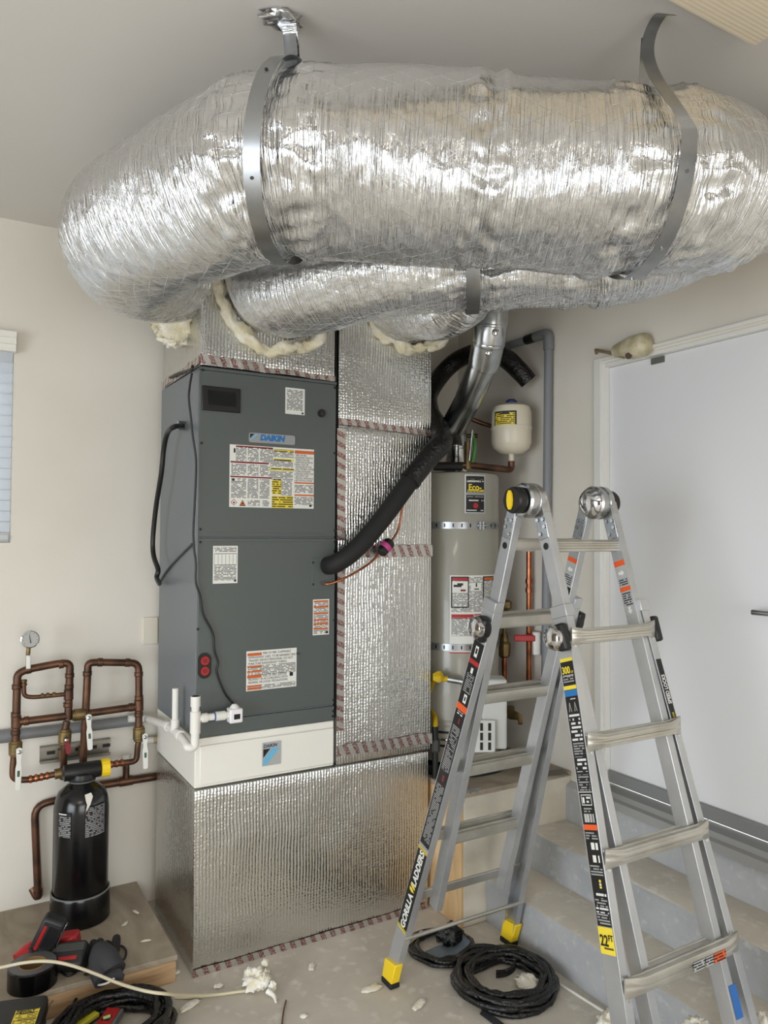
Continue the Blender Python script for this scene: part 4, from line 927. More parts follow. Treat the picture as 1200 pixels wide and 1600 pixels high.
# ================================================================== LADDER
ld = thing('ladder', 'silver aluminium multi-position ladder standing open with black stickers and yellow feet', 'ladder', (0.98, -1.04, 0))
HY, HZ = -1.04, 1.884
class Side:
    def __init__(s, ytop, yfoot, sg):
        s.o = V((0, ytop, HZ)); v = V((0, yfoot-ytop, -HZ)); s.L = v.length; s.v = v.normalized(); s.n = V((0, -s.v.z, s.v.y))   # s.n: towards +Y and up for A
        if s.n.y*sg < 0: s.n = -s.n       # n points to the outer (climbing) face
    def p(s, x, t, q=0.0): return s.o + V((x, 0, 0)) + s.v*t + s.n*q
A = Side(HY+.035, -0.427, 1); B = Side(HY-.035, -1.653, -1)
def bar(name, sd, x0a, x0b, wx, t0, t1, q0, q1, m=ALU, par=None, bev=.002):
    """straight rail between slope stations t0,t1; x from x0a to x0b, width wx, depth q0..q1"""
    P = [sd.p(x, t, q) for t, xx in ((t0, x0a), (t1, x0b)) for q in (q0, q1) for x in (xx, xx+wx)]
    return MB().add(P, [(0, 1, 3, 2), (4, 6, 7, 5), (0, 4, 5, 1), (2, 3, 7, 6), (0, 2, 6, 4), (1, 5, 7, 3)]).build(name, m, par or ld, 30, bev)
def channel(name, sd, x0a, x0b, wx, t0, t1, q, inner, par=None):
    """outer rail: C section, web on the outside, open towards the inner rail"""
    e = .004; P = []; n_ = 14
    prof = [(0, -q), (wx, -q), (wx, -q+e), (e, -q+e), (e, q-e), (wx, q-e), (wx, q), (0, q)]
    if inner < 0: prof = [(wx-a, c) for a, c in prof][::-1]
    for t, xx in ((t0, x0a), (t1, x0b)): P += [sd.p(xx+a, t, c) for a, c in prof]
    k = len(prof); F = [(i, (i+1) % k, k+(i+1) % k, k+i) for i in range(k)] + [tuple(range(k-1, -1, -1)), tuple(range(k, 2*k))]
    return MB().add(P, F).build(name, ALU, par or ld, 30, .001)
RW = .03
def outer_x(sd, i, t):
    """x of the outer face of outer rail i (0 near the unit, 1 near the door)"""
    if sd is A: return (.786-.087*(t-.38)) if i == 0 else (1.200+.050*(t-.4))
    return (.840-.085*(t-.42)) if i == 0 else (1.226+.034*(t-.4))
def inner_x(sd, i):
    if sd is A: return .802 if i == 0 else 1.140
    return .848 if i == 0 else 1.175
RUNG_S = {A: (.145, .44, .742, 1.042, 1.338), B: (.148, .46, .784, 1.11, 1.438, 1.75)}
def rung(sd, x0, x1, t, q, name='rung', crimp=False, hh=.021, dq=.024):
    """hollow step: ribbed tread and front, optionally flattened at its ends"""
    N = 26; prof = []
    wt = V((0, 0, 1)); c0 = sd.p(0, t, q); fwd = V((0, 1 if sd.n.y > 0 else -1, 0))
    base = [(-dq, hh*.9), (-dq*.6, hh), (-dq*.5, hh*.88), (-.1*dq, hh*.88), (0, hh), (dq*.5, hh), (dq*.6, hh*.86), (dq, hh*.72), (dq*1.06, hh*.40), (dq*.86, hh*.30), (dq*.86, hh*.06), (dq*1.06, -.04*hh), (dq*1.06, -.34*hh), (dq*.84, -.46*hh), (dq*.80, -.85*hh), (dq*.45, -hh), (-dq*.6, -hh), (-dq*.9, -hh*.6)]
    vs = []; k = len(base); st_ = [0, .02, .05, .09, .14, .5, .86, .91, .95, .98, 1] if crimp else [0, 1]
    for s_i in st_:
        x = x0+(x1-x0)*s_i; e = min(s_i, 1-s_i); f = 1.0 if not crimp else min(1, .12+.88*min(1, e/.13)**.8); g = 1.0 if not crimp else 1+.45*(1-min(1, e/.13))
        for a, h in base:
            aa = -dq*.3+(a+dq*.3)*f; vs.append(c0 + V((x, 0, 0)) + fwd*aa + wt*(h*g))
    fs = []
    for i in range(len(st_)-1):
        for j in range(k): j2 = (j+1) % k; fs.append((i*k+j, i*k+j2, (i+1)*k+j2, (i+1)*k+j))
    fs += [tuple(range(k-1, -1, -1)), tuple((len(st_)-1)*k+j for j in range(k))]
    return MB().add(vs, fs).build(name, ALUR, ld, 32 if not crimp else 40)
rails = {}
for nm, sd in (('a', A), ('b', B)):
    for i in (0, 1):
        ix = inner_x(sd, i)
        rails[nm, 'in', i] = bar('inner_rail', sd, ix, ix, .031, .035, 1.655, -.026, .026)
        o = channel('outer_rail', sd, outer_x(sd, i, .36)-(RW if i else 0), outer_x(sd, i, sd.L-.06)-(RW if i else 0), RW, .36, sd.L-.06, .0325, 1 if i == 0 else -1)
        rails[nm, 'out', i] = o
        # collar at the top of the outer rail
        xo = outer_x(sd, i, .37)-(RW if i else 0)
        bar('rail_collar', sd, xo-.004, xo-.004, RW+.008, .352, .392, -.036, .036)
        # foot
        tf = sd.L; xf = outer_x(sd, i, tf)-(RW if i else 0)
        o0 = sd.p(xf, tf-.115); b = MB()
        P = [sd.p(xf+a, tf-.125+(.03 if (q > 0) else 0), q) for q in (-.038, .038) for a in (-.004, RW+.004)]
        zz_ = .022; lo = []
        for q in (-.038, .038):
            for a_ in (-.004, RW+.004):
                pp = sd.p(xf+a_, tf-.02, q); lo.append(V((pp.x, pp.y, zz_)))
        ft = MB().add(P+lo, [(0, 1, 3, 2), (4, 6, 7, 5), (0, 4, 5, 1), (2, 3, 7, 6), (0, 2, 6, 4), (1, 5, 7, 3)]).build('foot', YEL, ld, 30, .004); ft['label'] = 'yellow plastic foot'
        lo2 = [V((p.x+(-.003 if k % 2 == 0 else .003), p.y, z_)) for z_ in (.0015, .0215) for k, p in enumerate(lo)]
        MB().add(lo2, [(0, 1, 3, 2), (4, 6, 7, 5), (0, 4, 5, 1), (2, 3, 7, 6), (0, 2, 6, 4), (1, 5, 7, 3)]).build('rubber_pad', RUBBER, ft, 30, .004)
    # rungs: inner section and the outer section over it
    for k, t in enumerate(RUNG_S[sd]):
        if t < 1.6: rung(sd, inner_x(sd, 0)+.031, inner_x(sd, 1), t, -.004, 'inner_rung', dq=.020)
        if k: rung(sd, outer_x(sd, 0, t)+(.002 if sd is B else RW), outer_x(sd, 1, t)-(.002 if sd is B else RW), t, .044 if sd is B else .036, 'outer_rung', crimp=(sd is B), hh=.021, dq=.018)
for t, nm in ((1.60, 'brace_bar'),):
    xa, xb = outer_x(A, 0, t)+.003, outer_x(A, 1, t)-.003
    MB().add([A.p(x, tt, q) for tt in (t-.02, t+.02) for q in (.02, .03) for x in (xa, xb)], [(0, 1, 3, 2), (4, 6, 7, 5), (0, 4, 5, 1), (2, 3, 7, 6), (0, 2, 6, 4), (1, 5, 7, 3)]).build(nm, ALUR, ld, 30, .002)
cyl('brace_rod', ALUR, A.p(outer_x(A, 0, 1.735)+.003, 1.735, -.03), A.p(outer_x(A, 1, 1.735)-.003, 1.735, -.03), .008, ld, 12)
for i in (0, 1):
    x_ = outer_x(A, i, 1.735); s_ = 1 if i == 0 else -1
    cyl('knee_brace', ALUR, A.p(x_+s_*.09, 1.735, -.02), A.p(outer_x(A, i, 1.62)+s_*.02, 1.84, .02), .006, ld, 10)
# hinges with lock knobs
DISC = mat('hinge_steel', (196, 198, 200), .22, 1.0, col2=(170, 172, 174), nscale=20)
for i, xc in ((0, .838), (1, 1.170)):
    hc = V((xc, HY, HZ+.012))
    hg_ = MB().lathe([(.02, -.034), (.052, -.032), (.060, -.026), (.060, -.008), (.056, -.006), (.056, .006), (.060, .008), (.060, .026), (.052, .032), (.02, .034)], hc, (1, 0, 0), 40).build('hinge', DISC, ld, 30)
    for sd in (A, B):
        xx = inner_x(sd, i)
        P = [hc+V((dx_, 0, 0)) for dx_ in ()]
        bar('hinge_plate', sd, xx-.002, xx-.002, .035, -.01, .125, -.022, .024, DISC)
        sgn = -1 if i == 0 else 1; xf = xx-.0025 if i == 0 else xx+.0335
        for tt, q in ((.055, -.012), (.085, .014), (.105, -.012), (.06, .014)):
            for xq in ((xx-.0035, -1), (xx+.0345, 1)): cyl('bolt_head', CHROME, V((xq[0], 0, 0))+sd.p(0, tt, q), V((xq[0]+.003*xq[1], 0, 0))+sd.p(0, tt, q), .0065, ld, 10)
        for xq in (xx-.0008, xx+.0318): cyl('rung_hole', BLACK, sd.p(xq-.0004, .15, 0), sd.p(xq+.0004, .15, 0), .012, ld, 18)
    sg = -1 if i == 0 else 1
    kn = MB().lathe([(.03, .034), (.044, .036), (.046, .042), (.046, .066), (.042, .074), (.01, .078)], hc, (sg, 0, 0), 28).build('lock_knob', BLACK, ld, 25)
    kn['label'] = 'black hinge knob with yellow insert'
    MB().prism([hc+V((sg*.078, .014*math.cos(t_)*1.0, .034*math.sin(t_))) for t_ in [2*math.pi*j/10 for j in range(10)]], (sg*.006, 0, 0)).build('knob_insert', YEL, kn, 25)
    MB().lathe([(.052, .0), (.054, .012), (.046, .022), (.03, .03), (.004, .033)], hc+V((-sg*.026, 0, 0)), (-sg, 0, 0), 30).build('hinge_dome', CHROME, ld, 40)
# speed locks on the outer rails
for nm, sd in (('a', A), ('b', B)):
    for i in (0, 1):
        sg = -1 if i == 0 else 1; t = .455; xo = outer_x(sd, i, t)
        c = sd.p(xo, t, -.004)
        MB().lathe([(.03, -.002), (.041, .0), (.043, .010), (.040, .026), (.03, .028)], c, (sg, 0, 0), 28).build('lock_knob', BLACK, ld, 30)
        if i == 0: MB().lathe([(.030, .0262), (.039, .028), (.040, .036), (.034, .050), (.018, .058), (.004, .059)], c, (sg, 0, 0), 30).build('lock_cover', CHROME, ld, 40)
        MB().add([sd.p(xo+sg*a, t+tt, q) for tt in (-.042, .046) for q in ((.0, .040) if sd is B else (-.040, 0)) for a in (.004, .034)], [(0, 1, 3, 2), (4, 6, 7, 5), (0, 4, 5, 1), (2, 3, 7, 6), (0, 2, 6, 4), (1, 5, 7, 3)]).build('lock_grip', BLACK, ld, 30, .008)
# rivets where the rungs meet the front rails
for t in RUNG_S[B][1:5]:
    for i in (0, 1):
        xo = outer_x(B, i, t)+(.014 if i == 0 else -.014)
        for dt_ in (-.022, .03): cyl('rivet', CHROME, B.p(xo, t+dt_, .0325), B.p(xo, t+dt_, .0355), .006, ld, 10)
# ---- stickers on the rails (web of the rail nearest the unit)
def railfn(sd, i, t0, up=True, q0=None):
    """sheet on the outer web of rail i; x across the rail, y down the slope"""
    sg = -1 if i == 0 else 1
    def f(x, y):
        t = t0+y; q = (-q0+x) if sd is B else (q0-x); return sd.p(outer_x(sd, i, t)+sg*.0008, t, q)
    return f
K, KB, O_ = LINESK, LINESKB, PHOT
wd = .056; t0, t1 = .522, 1.285; hg = t1-t0; f = railfn(B, 0, t0, q0=.027)
cells = [(0, 0, 1, .014, PYEL), (.06, .07, .9, .10, K), (0, .112, 1, .128, PYEL), (0, .13, 1, .155, PBLUE), (.2, .16, .8, .168, KB), (.1, .225, .92, .33, KB), (.1, .335, .92, .385, K), (.1, .392, .92, .45, KB), (.1, .46, .92, .52, K), (.02, .524, .98, .527, PWHITE), (.12, .535, .88, .575, PWHITE), (.15, .538, .85, .572, PBLACK), (.5, .543, .8, .565, KB), (.2, .545, .35, .567, PWHITE), (.2, .58, .8, .602, K), (.12, .606, .88, .637, BARS), (0, .645, 1, .665, PHOT), (.06, .67, .94, .70, K), (.35, .71, .6, .735, PWHITE), (.68, .71, .85, .735, PWHITE), (.35, .755, .6, .78, PWHITE), (.75, .755, .85, .78, PWHITE), (.06, .787, .94, .83, K), (.55, .84, .7, .85, PYEL), (.55, .853, .7, .86, PWHITE), (.55, .862, .7, .87, PYEL), (.06, .885, .94, .905, KB), (.06, .905, .94, .935, K), (.06, .937, .94, .955, KB), (.06, .955, .94, .995, K)]
# push the sheet's lower tenth into the yellow size panel
sb = sticker('safety_sticker', f, wd, hg, PBLACK, frac(wd, hg, cells), ld, dv=30); sb['label'] = 'long black sticker with a yellow 300 panel at its top'
f2 = railfn(B, 0, 1.287, q0=.029); s22 = sticker('size_sticker', f2, .058, .07, PYEL, frac(.058, .07, [(.1, .74, .9, .84, LINESY)]), ld, dv=3); s22['label'] = 'yellow sticker reading 22 FT'
def railtext(t, size, f, x, y, m, par, d=.0012, off=0, xs=1, rot=False, shear=0):
    p = f(x, y); ux = (f(x+.004, y)-p).normalized(); uy = (f(x, y-.01)-p).normalized()
    if rot: ux, uy = uy, -ux
    nrm = ux.cross(uy).normalized(); uy = nrm.cross(ux)
    letters(t, size, p+nrm*d, ux, uy, m, par, off=off, xs=xs, shear=shear)
railtext('22', .040, f2, .004, .048, PBLACK, s22, off=.001, xs=.8); railtext('FT', .022, f2, .037, .034, PBLACK, s22, off=.0005, xs=.8)
railtext('300', .031, f, .004, .048, PYEL, sb, off=.0008, xs=.78); railtext('LB', .010, f, .043, .048, PYEL, sb)
railtext('WEIGHT CAPACITY', .0062, f, .006, .057, PWHITE, sb, xs=.85)
for x0 in (.016, .040):
    p = [f(x0+dx, y) + V((-.001, 0, 0)) for dx, y in ((-.004, .165), (0, .137), (.006, .165))]
    MB().tube(p, .0006, 4).build('ladder_pictogram', PWHITE, sb, 0)
# left rail of the far side: black safety sticker and the maker's banner
t0, t1 = .515, 1.345; hg = t1-t0; wd = .058; f = railfn(A, 0, t0, q0=.028)
cells = [(.3, .02, .6, .07, PWHITE), (.36, .03, .54, .055, PBLACK), (0, .085, 1, .105, PRED), (.4, .12, .62, .145, PWHITE), (.15, .15, .9, .235, K), (.42, .245, .72, .285, PWHITE), (.5, .255, .64, .275, PBLACK), (0, .295, 1, .325, PHOT), (.2, .33, .85, .345, KB), (.5, .36, .65, .385, DKRED), (.12, .40, .9, .62, K), (.45, .64, .65, .67, DKRED), (.12, .69, .9, .98, K)]
sa = sticker('safety_sticker', f, wd, hg, PBLACK, frac(wd, hg, cells), ld, dv=30); sa['label'] = 'long black sticker with orange and red bars'
t0b, t1b = 1.36, 1.715; hb = t1b-t0b; fb = railfn(A, 0, t0b, q0=.029); wb = .060
sg_ = sticker('name_banner', fb, wb, hb, PBLACK, frac(wb, hb, [(0, 0, 1, .012, PYEL), (0, .02, 1, .03, PYEL), (0, .965, 1, .975, PYEL), (0, .985, 1, 1, PYEL)]), ld, dv=16); sg_['label'] = 'black banner reading GORILLA LADDERS'
railtext('GORILLA', .040, fb, .045, hb*.960, PWHITE, sg_, off=.0014, xs=.90, rot=True)
railtext('LADDERS', .040, fb, .045, hb*.445, PWHITE, sg_, off=.0014, xs=.88, rot=True)
def emb(pts, m): MB().prism([fb(x, y)+V((-.0008, 0, 0)) for x, y in pts], (-.0004, 0, 0)).build('ape_emblem', m, sg_, 0)
ye = hb*.47
emb([(.046, ye+.014), (.030, ye+.020), (.016, ye+.016), (.012, ye+.006), (.024, ye+.004), (.034, ye+.008)], PYEL); emb([(.046, ye-.002), (.044, ye+.004), (.030, ye+.002), (.014, ye-.004), (.016, ye-.012), (.032, ye-.010)], PYEL)
emb([(.022, ye-.0), (.016, ye+.0), (.014, ye-.01), (.020, ye-.012)], PYEL)
# silver arrow stickers on the front of the inner rails near the top
def facefn(sd, x0, t0, q): return lambda x, y: sd.p(x0+x, t0+y, q)
def arrow(f, x, y, s, d, par):
    pts = [(-1, .4), (0, .4), (0, .9), (1, 0), (0, -.9), (0, -.4), (-1, -.4)]
    if d == 'L': pts = [(-a, c) for a, c in pts]
    if d == 'D': pts = [(c, a) for a, c in pts]
    nrm = (f(1, 0)-f(0, 0)).cross(f(0, 0)-f(0, 1)).normalized()
    MB().prism([f(x+a*s, y+c*s)+nrm*.0006 for a, c in pts], nrm*.0003).build('arrow_mark', PWHITE, par, 0)
ixB = inner_x(B, 1)
f = lambda x, y: B.p(ixB-.0008, .205+y, -.024+x)
cells = [(0, 0, 1, .1, PHOT), (.1, .32, .9, .45, LINESS), (0, .47, 1, .55, PHOT), (.1, .56, .9, .8, LINESS)]
s1 = sticker('arrow_sticker', f, .048, .20, PSILV, frac(.048, .20, cells), ld, dv=2); s1['label'] = 'silver sticker with white arrows on the rail facing the unit'
arrow(f, .024, .045, .013, 'R', s1); arrow(f, .024, .178, .013, 'D', s1)
ixA = inner_x(A, 1)
f = lambda x, y: A.p(ixA-.0008, .20+y, .024-x)
s2 = sticker('arrow_sticker', f, .048, .17, PSILV, frac(.048, .17, [(0, 0, 1, .1, PHOT), (.1, .4, .9, .62, LINESS), (0, .66, 1, 1, PBLACK), (.2, .72, .8, .94, KB)]), ld, dv=2)
arrow(f, .024, .045, .013, 'L', s2)
# SPEED LOCKS strip on the front flange of the rail by the door
f = lambda x, y: B.p(outer_x(B, 1, .56+y)-.027+x, .56+y, .0334)
s3 = sticker('black_strip', f, .024, .21, PBLACK, [], ld, dv=8); s3['label'] = 'narrow black strip with white lettering'
p = f(.005, .20); u_ = (f(.005, .19)-p).normalized(); r_ = (f(.015, .20)-p).normalized()
letters('SPEED LOCKS', .022, f(.019, .150)+B.n*.0009, u_, -r_, PWHITE, s3, off=.0005, xs=.72)
letters('RELEASE', .012, f(.016, .205)+B.n*.0009, u_, -r_, PYEL, s3, xs=.6)
# orange and silver stickers on the lowest visible rung
t = RUNG_S[B][4]; xr = outer_x(B, 0, t)
def rfn(x0): 
    c = B.p(0, t, .044); return lambda x, y: V((x0+x, c.y-.0203, c.z+.012-y))
for x0, wdt, bgm, lb in ((1.015, .05, LINESS, None), (1.07, .035, LINESS, None), (1.108, .055, LINESO, 'orange rung sticker')):
    s_ = sticker('rung_sticker', rfn(x0), wdt, .028, bgm, [], ld)
    if lb: s_['label'] = lb
# blue tape on the lower right rail
f = lambda x, y: B.p(inner_x(B, 1)+.008+x, 1.545+y, .0275)
sticker('blue_tape', f, .032, .09, mat('blue_tape', (44, 104, 176), .6), [], ld)
# ================================================================== COPPER MANIFOLD ON THE BACK WALL
YM = 0.575
mp_ = thing('copper_manifold', 'aged copper pipe manifold of two loops with lever valves on the wall', 'pipework', at(120, 1130, 1, YM))
def z4(x, y): return at(x/4.615, 960+y/4.615, 1, YM)
def z4y(x, y, yy): return at(x/4.615, 960+y/4.615, 1, yy)
R1 = .0165
def cpipe(pts, r=R1, rad=.035, nm='pipe_run', m=COPPER): return pipe(nm, m, bend(pts, rad), r, mp_, 14)
cpipe([z4(112, 940), z4(118, 700), z4(125, 430), z4(190, 398), z4(430, 352), z4(505, 352), z4(500, 520), z4(490, 760)])
cpipe([z4(140, 775), z4(480, 733)]); cpipe([z4(600, 718), z4(985, 665)])
cpipe([z4y(598, 1075, YM+.03), z4(622, 620), z4(635, 350), z4(700, 345), z4(1000, 350), z4(1002, 560), z4(1000, 830)])
cpipe([z4(482, 770), z4(465, 860), z4(462, 1000), z4y(455, 1180, YM+.05)], .0155)
cpipe([z4(105, 990), z4(92, 1100), z4(92, 1190), z4(200, 1195), z4(400, 1152), z4(480, 1138)], .0135, .03)
cpipe([z4(1002, 890), z4(992, 960), z4(985, 1060), z4(900, 1068), z4(770, 1088), z4(690, 1102)], .0135, .03)
cpipe([z4(172, 470), z4(172, 590), z4(240, 598), z4(480, 575)], .0095, .02)
def fit(nm, m, x, y, dx, dy, r, L):
    c = z4(x, y); d = (z4(x+dx, y+dy)-c).normalized(); return MB().lathe([(r*.96, -L/2), (r*1.04, -L/2+.003), (r, -L/2+.004), (r, L/2-.004), (r*1.04, L/2-.003), (r*.96, L/2)], c, d, 16).build(nm, m, mp_, 30)
for x, y, dx, dy in ((120, 520, 0, 1), (205, 396, 1, -.2), (440, 358, 1, -.2), (502, 440, 0, 1), (498, 520, 0, 1), (490, 650, 0, 1), (630, 425, 0, 1), (722, 345, 1, 0), (920, 348, 1, 0), (1000, 430, 0, 1), (1002, 600, 0, 1), (1000, 720, 0, 1), (114, 720, 0, 1), (112, 850, 0, 1), (190, 768, 1, -.12), (945, 670, 1, -.12)):
    fit('fitting', COPPER, x, y, dx, dy, .0195, .02)
for x, y in ((117, 775), (1001, 655)): fit('tee_fitting', COPPER, x, y, 0, 1, .0205, .05)
for x, y in ((495, 578),): fit('tee_fitting', COPPER, x, y, 0, 1, .020, .045)
for x, y, dx in ((220, 1188, 1), (260, 1180, 1), (300, 1172, 1), (340, 1164, 1), (880, 1070, 1), (840, 1076, 1), (800, 1082, 1)): fit('bright_coupling', COPPERN, x, y, dx, -.18, .0165, .012)
for x, y in ((305, 588), (345, 584), (390, 580)): fit('small_coupling', BRASS, x, y, 1, -.1, .012, .012)
for x, y in ((172, 480), (172, 505)): fit('small_coupling', BRASS, x, y, 0, 1, .013, .01)
fit('hose_nut', BRASS, 420, 1148, 1, -.2, .022, .03); fit('hose_nut', BRASS, 740, 1092, 1, -.15, .022, .035)
# lever valves
LEV = mat('lever_white', (222, 222, 216), .4)
def valve(x, y, dx, dy, lx, ly, m=LEV, print_=True, px=None):
    fit('valve_body', BRASS, x, y, dx, dy, .027, .05); fit('valve_nut', BRASS, x-dx*38, y-dy*38, dx, dy, .023, .02); fit('valve_nut', BRASS, x+dx*38, y+dy*38, dx, dy, .023, .02)
    f_ = V((0, -1, 0)); a = z4(x if px is None else px, y+8); c = z4(lx, ly); cyl('valve_stem', BRASS, a, a+f_*.042, .008, mp_, 12)
    d = (c-a); sdv = d.cross(f_).normalized(); b = MB(); w0, w1 = .0125, .0105
    P = [(a-d*.08)+sdv*w0, (a-d*.12), (a-d*.08)-sdv*w0, a+d*.3-sdv*w1*.8, a+d*.45-sdv*w1*1.2, c-sdv*w1, c+d*.03, c+sdv*w1, a+d*.45+sdv*w1*1.2, a+d*.3+sdv*w1*.8]
    b.prism([p+f_*.042 for p in P][::-1], f_*.004); lv_ = b.build('valve_lever', m, mp_, 30, .001)
    MB().lathe([(.009, 0), (.008, .006), (.004, .008)], a+f_*.046, f_, 8).build('lever_nut', GALV, lv_, 20)
    if print_: MB().prism([p+f_*.0465 for p in (a+d*.5-sdv*.005, a+d*.66-sdv*.005, a+d*.66+sdv*.005, a+d*.5+sdv*.005)][::-1], f_*.0004).build('lever_print', mat('print_green', (50, 84, 66), .5), lv_, 0)
valve(112, 965, 0, 1, 122, 1240, px=132); valve(575, 722, 1, -.13, 638, 955, px=628); valve(1002, 860, 0, 1, 1034, 1090, px=1030)
valve(468, 880, -.05, 1, 488, 985, DKRED, False)
# pressure gauge
gz = z4(213, 175); ga = fbox
gd = V((0, -1, 0))
gau = MB().lathe([(.02, .0), (.036, .004), (.0375, .01), (.0375, .026), (.034, .028), (.033, .024)], gz, gd, 32, cap=True).build('pressure_gauge', CHROME, mp_, 30)
cyl('gauge_dial', mat('dial_grey', (170, 172, 168), .5), gz+gd*.0242, gz+gd*.0248, .0328, gau, 32)
for i in range(9):
    t_ = math.radians(-40+i*32.5); u1 = V((math.cos(t_), 0, math.sin(t_))); MB().tube([gz+gd*.0252+u1*.026, gz+gd*.0252+u1*.030], .0009, 4).build('tick', PBLACK, gau, 0)
MB().tube([gz+gd*.0258+V((.003, 0, -.016)), gz+gd*.0258+V((-.004, 0, .022))], [.0022, .0006], 6).build('needle', PBLACK, gau, 0)
pipe('gauge_stem', BRASS, [gz+V((-.003, 0, -.036)), z4(202, 290)], .009, mp_, 10); pipe('gauge_stem', BRASS, [z4(200, 285), z4(198, 395)], .0075, mp_, 10)
a = z4(202, 310); MB().box(-.009, .009, -.03, -.012, -.045, .012, 0, Matrix.Translation(a)).build('gauge_lever', LEV, mp_, 30, .003)
# black filter tank with its head
tkc = at(127, 1300, 1, 0.50); tr = .117
tk = thing('filter_tank', 'black gloss cylindrical water filter tank standing on the plywood plinth', 'tank', (tkc.x, 0.5, pz))
zt2 = at(127, 1222, 1, .5).z
MB().lathe([(tr-.01, .0), (tr-.004, .01), (tr-.004, zt2-pz-.11), (tr-.008, zt2-pz-.075), (tr*.82, zt2-pz-.035), (tr*.55, zt2-pz-.01), (.05, zt2-pz), (.045, zt2-pz+.02)], (tkc.x, .5, pz+.001), n=56).build('tank', BLACKT, tk, 45)
zbt = at(127, 1408, 1, .5-tr).z
MB().lathe([(tr+.002, .0), (tr+.006, .004), (tr+.004, zbt-pz-.01), (tr+.001, zbt-pz), (tr-.001, zbt-pz-.002)], (tkc.x, .5, pz+.0005), n=56, cap=False).build('base_boot', BLACKT, tk, 35)
MB().lathe([(tr+.0005, zbt-pz-.003), (tr+.0045, zbt-pz-.001), (tr+.004, zbt-pz+.003), (tr-.001, zbt-pz+.004)], (tkc.x, .5, pz+.0008), n=56, cap=False).build('boot_rim', mat('rim_grey', (120, 120, 118), .3), tk, 35)
hd0 = z4y(495, 1135, .5); hd1 = z4y(650, 1112, .5); hz_ = (hd0.z+hd1.z)/2-.004
hh_ = MB().lathe([(.05, zt2+.012), (.052, zt2+.02), (.046, hz_-.01), (.03, hz_)], (tkc.x, .5, 0), n=32).build('valve_neck', BLACK, tk, 35)
MB().lathe([(.02, -.10), (.034, -.095), (.036, -.06), (.036, .05), (.034, .055), (.02, .06)], (tkc.x+.02, .5, hz_), (1, 0, 0), 28).build('valve_head', BLACK, tk, 30)
MB().lathe([(.02, .056), (.039, .058), (.039, .092), (.02, .094)], (tkc.x+.02, .5, hz_), (1, 0, 0), 14).build('yellow_nut', YEL, tk, 25)
MB().lathe([(.0465, zt2+.006), (.056, zt2+.008), (.056, zt2+.012), (.0465, zt2+.014)], (tkc.x, .5, 0), n=32, cap=False).build('neck_ring', mat('ring_grey', (96, 98, 100), .4), tk, 30)
php = math.atan2(CAM.y-.5, CAM.x-tkc.x)
def tkfn(a0, z0): return lambda x, y: V((tkc.x+(tr-.0026)*math.cos(php+a0+x/tr), .5+(tr-.0026)*math.sin(php+a0+x/tr), z0-y))
z_a = at(100, 1275, 1, .5-tr).z
sticker('printed_text', tkfn(-.95, z_a), .07, .105, BLACKT, frac(.07, .105, [(.1, .02, .95, .1, LINESKB), (.1, .14, .95, .98, LINESK)]), tk, du=8)
sticker('printed_text', tkfn(.12, z_a+.02), .1, .13, BLACKT, frac(.1, .13, [(.02, .04, .95, .98, LINESK)]), tk, du=10)
f = tkfn(.10, at(134, 1240, 1, .5-tr).z)
MB().add([f(x, y)+V((0, -.0012, 0)) for x, y in ((0, .005), (.026, 0), (.034, .018), (.024, .05), (.006, .078), (.010, .05), (.004, .03))], [tuple(range(6, -1, -1))]).build('scratch_mark', mat('scratch_white', (220, 216, 206), .7), tk, 0)
# strut channel
a, c = z4y(290, 1020, YW-.03), z4y(795, 950, YW-.03)
ch_ = thing('strut_channel', 'short galvanized slotted strut channel on the wall behind the copper pipes', 'channel', (a.x, YW, a.z))
b = MB(); L = c.x-a.x; zz0 = (a.z+c.z)/2; h = .036
pr = [(YW-.0015, -h), (YW-.042, -h), (YW-.042, -h+.012), (YW-.039, -h+.012), (YW-.039, -h+.003), (YW-.0045, -h+.003), (YW-.0045, h-.003), (YW-.039, h-.003), (YW-.039, h-.012), (YW-.042, h-.012), (YW-.042, h), (YW-.0015, h)]
b.prism([(a.x, y, zz0+z) for y, z in pr], (L, 0, 0)).build('channel_rail', mat('strut_steel', (150, 146, 136), .4, .85), ch_, 20)
for i in range(5): rbox('slot', BLACK, a.x+.03+i*L*.2, a.x+.03+i*L*.2+.035, YW-.0048, YW-.0044, zz0-.008, zz0+.008, ch_)
for i, xx in enumerate((455, 600)): q = z4y(xx, 1000, YW-.05); cyl('pipe_clamp', BRASS, (q.x, YW-.044, zz0-.02), (q.x, YW-.044, zz0+.02), .02, ch_, 14)
# grey pvc drain along the wall and lower copper pipes
gp0, gp1 = at(-60, 1164, 1, YW-.04), at(250, 1119, 1, YW-.04)
gpz = (at(0, 1155, 1, YW-.04).z+at(240, 1121, 1, YW-.04).z)/2
gr_ = thing('grey_drain_pipe', 'grey plastic pipe running level along the wall behind the copper loops', 'pipe', (gp0.x, YW, gpz))
pipe('pipe_run', GREYPVC, [(gp0.x, YW-.03, gpz), (at(222, 1122, 1, YW-.03).x, YW-.03, gpz)], .0235, gr_, 16)
q = at(10, 1152, 1, YW-.03); cyl('coupling', GREYPVC, (q.x-.03, YW-.03, gpz), (q.x+.03, YW-.03, gpz), .029, gr_, 18)
lc = thing('copper_drain_pipe', 'long brown copper pipe low on the wall disappearing behind the black tank', 'pipe', at(200, 1215, 1, YW-.03))
def z4b(x, y): return at(x/4, 1200+y/4, 1, YW-.028)
pa, pb = at(250, 1209, 1, YW-.03), at(165, 1229, 1, YW-.03); zp_ = (pa.z+pb.z)/2
pipe('pipe_run', COPPER, bend([(pa.x+.05, YW-.03, zp_), (pb.x-.12, YW-.03, zp_)], .02), .0185, lc, 14)
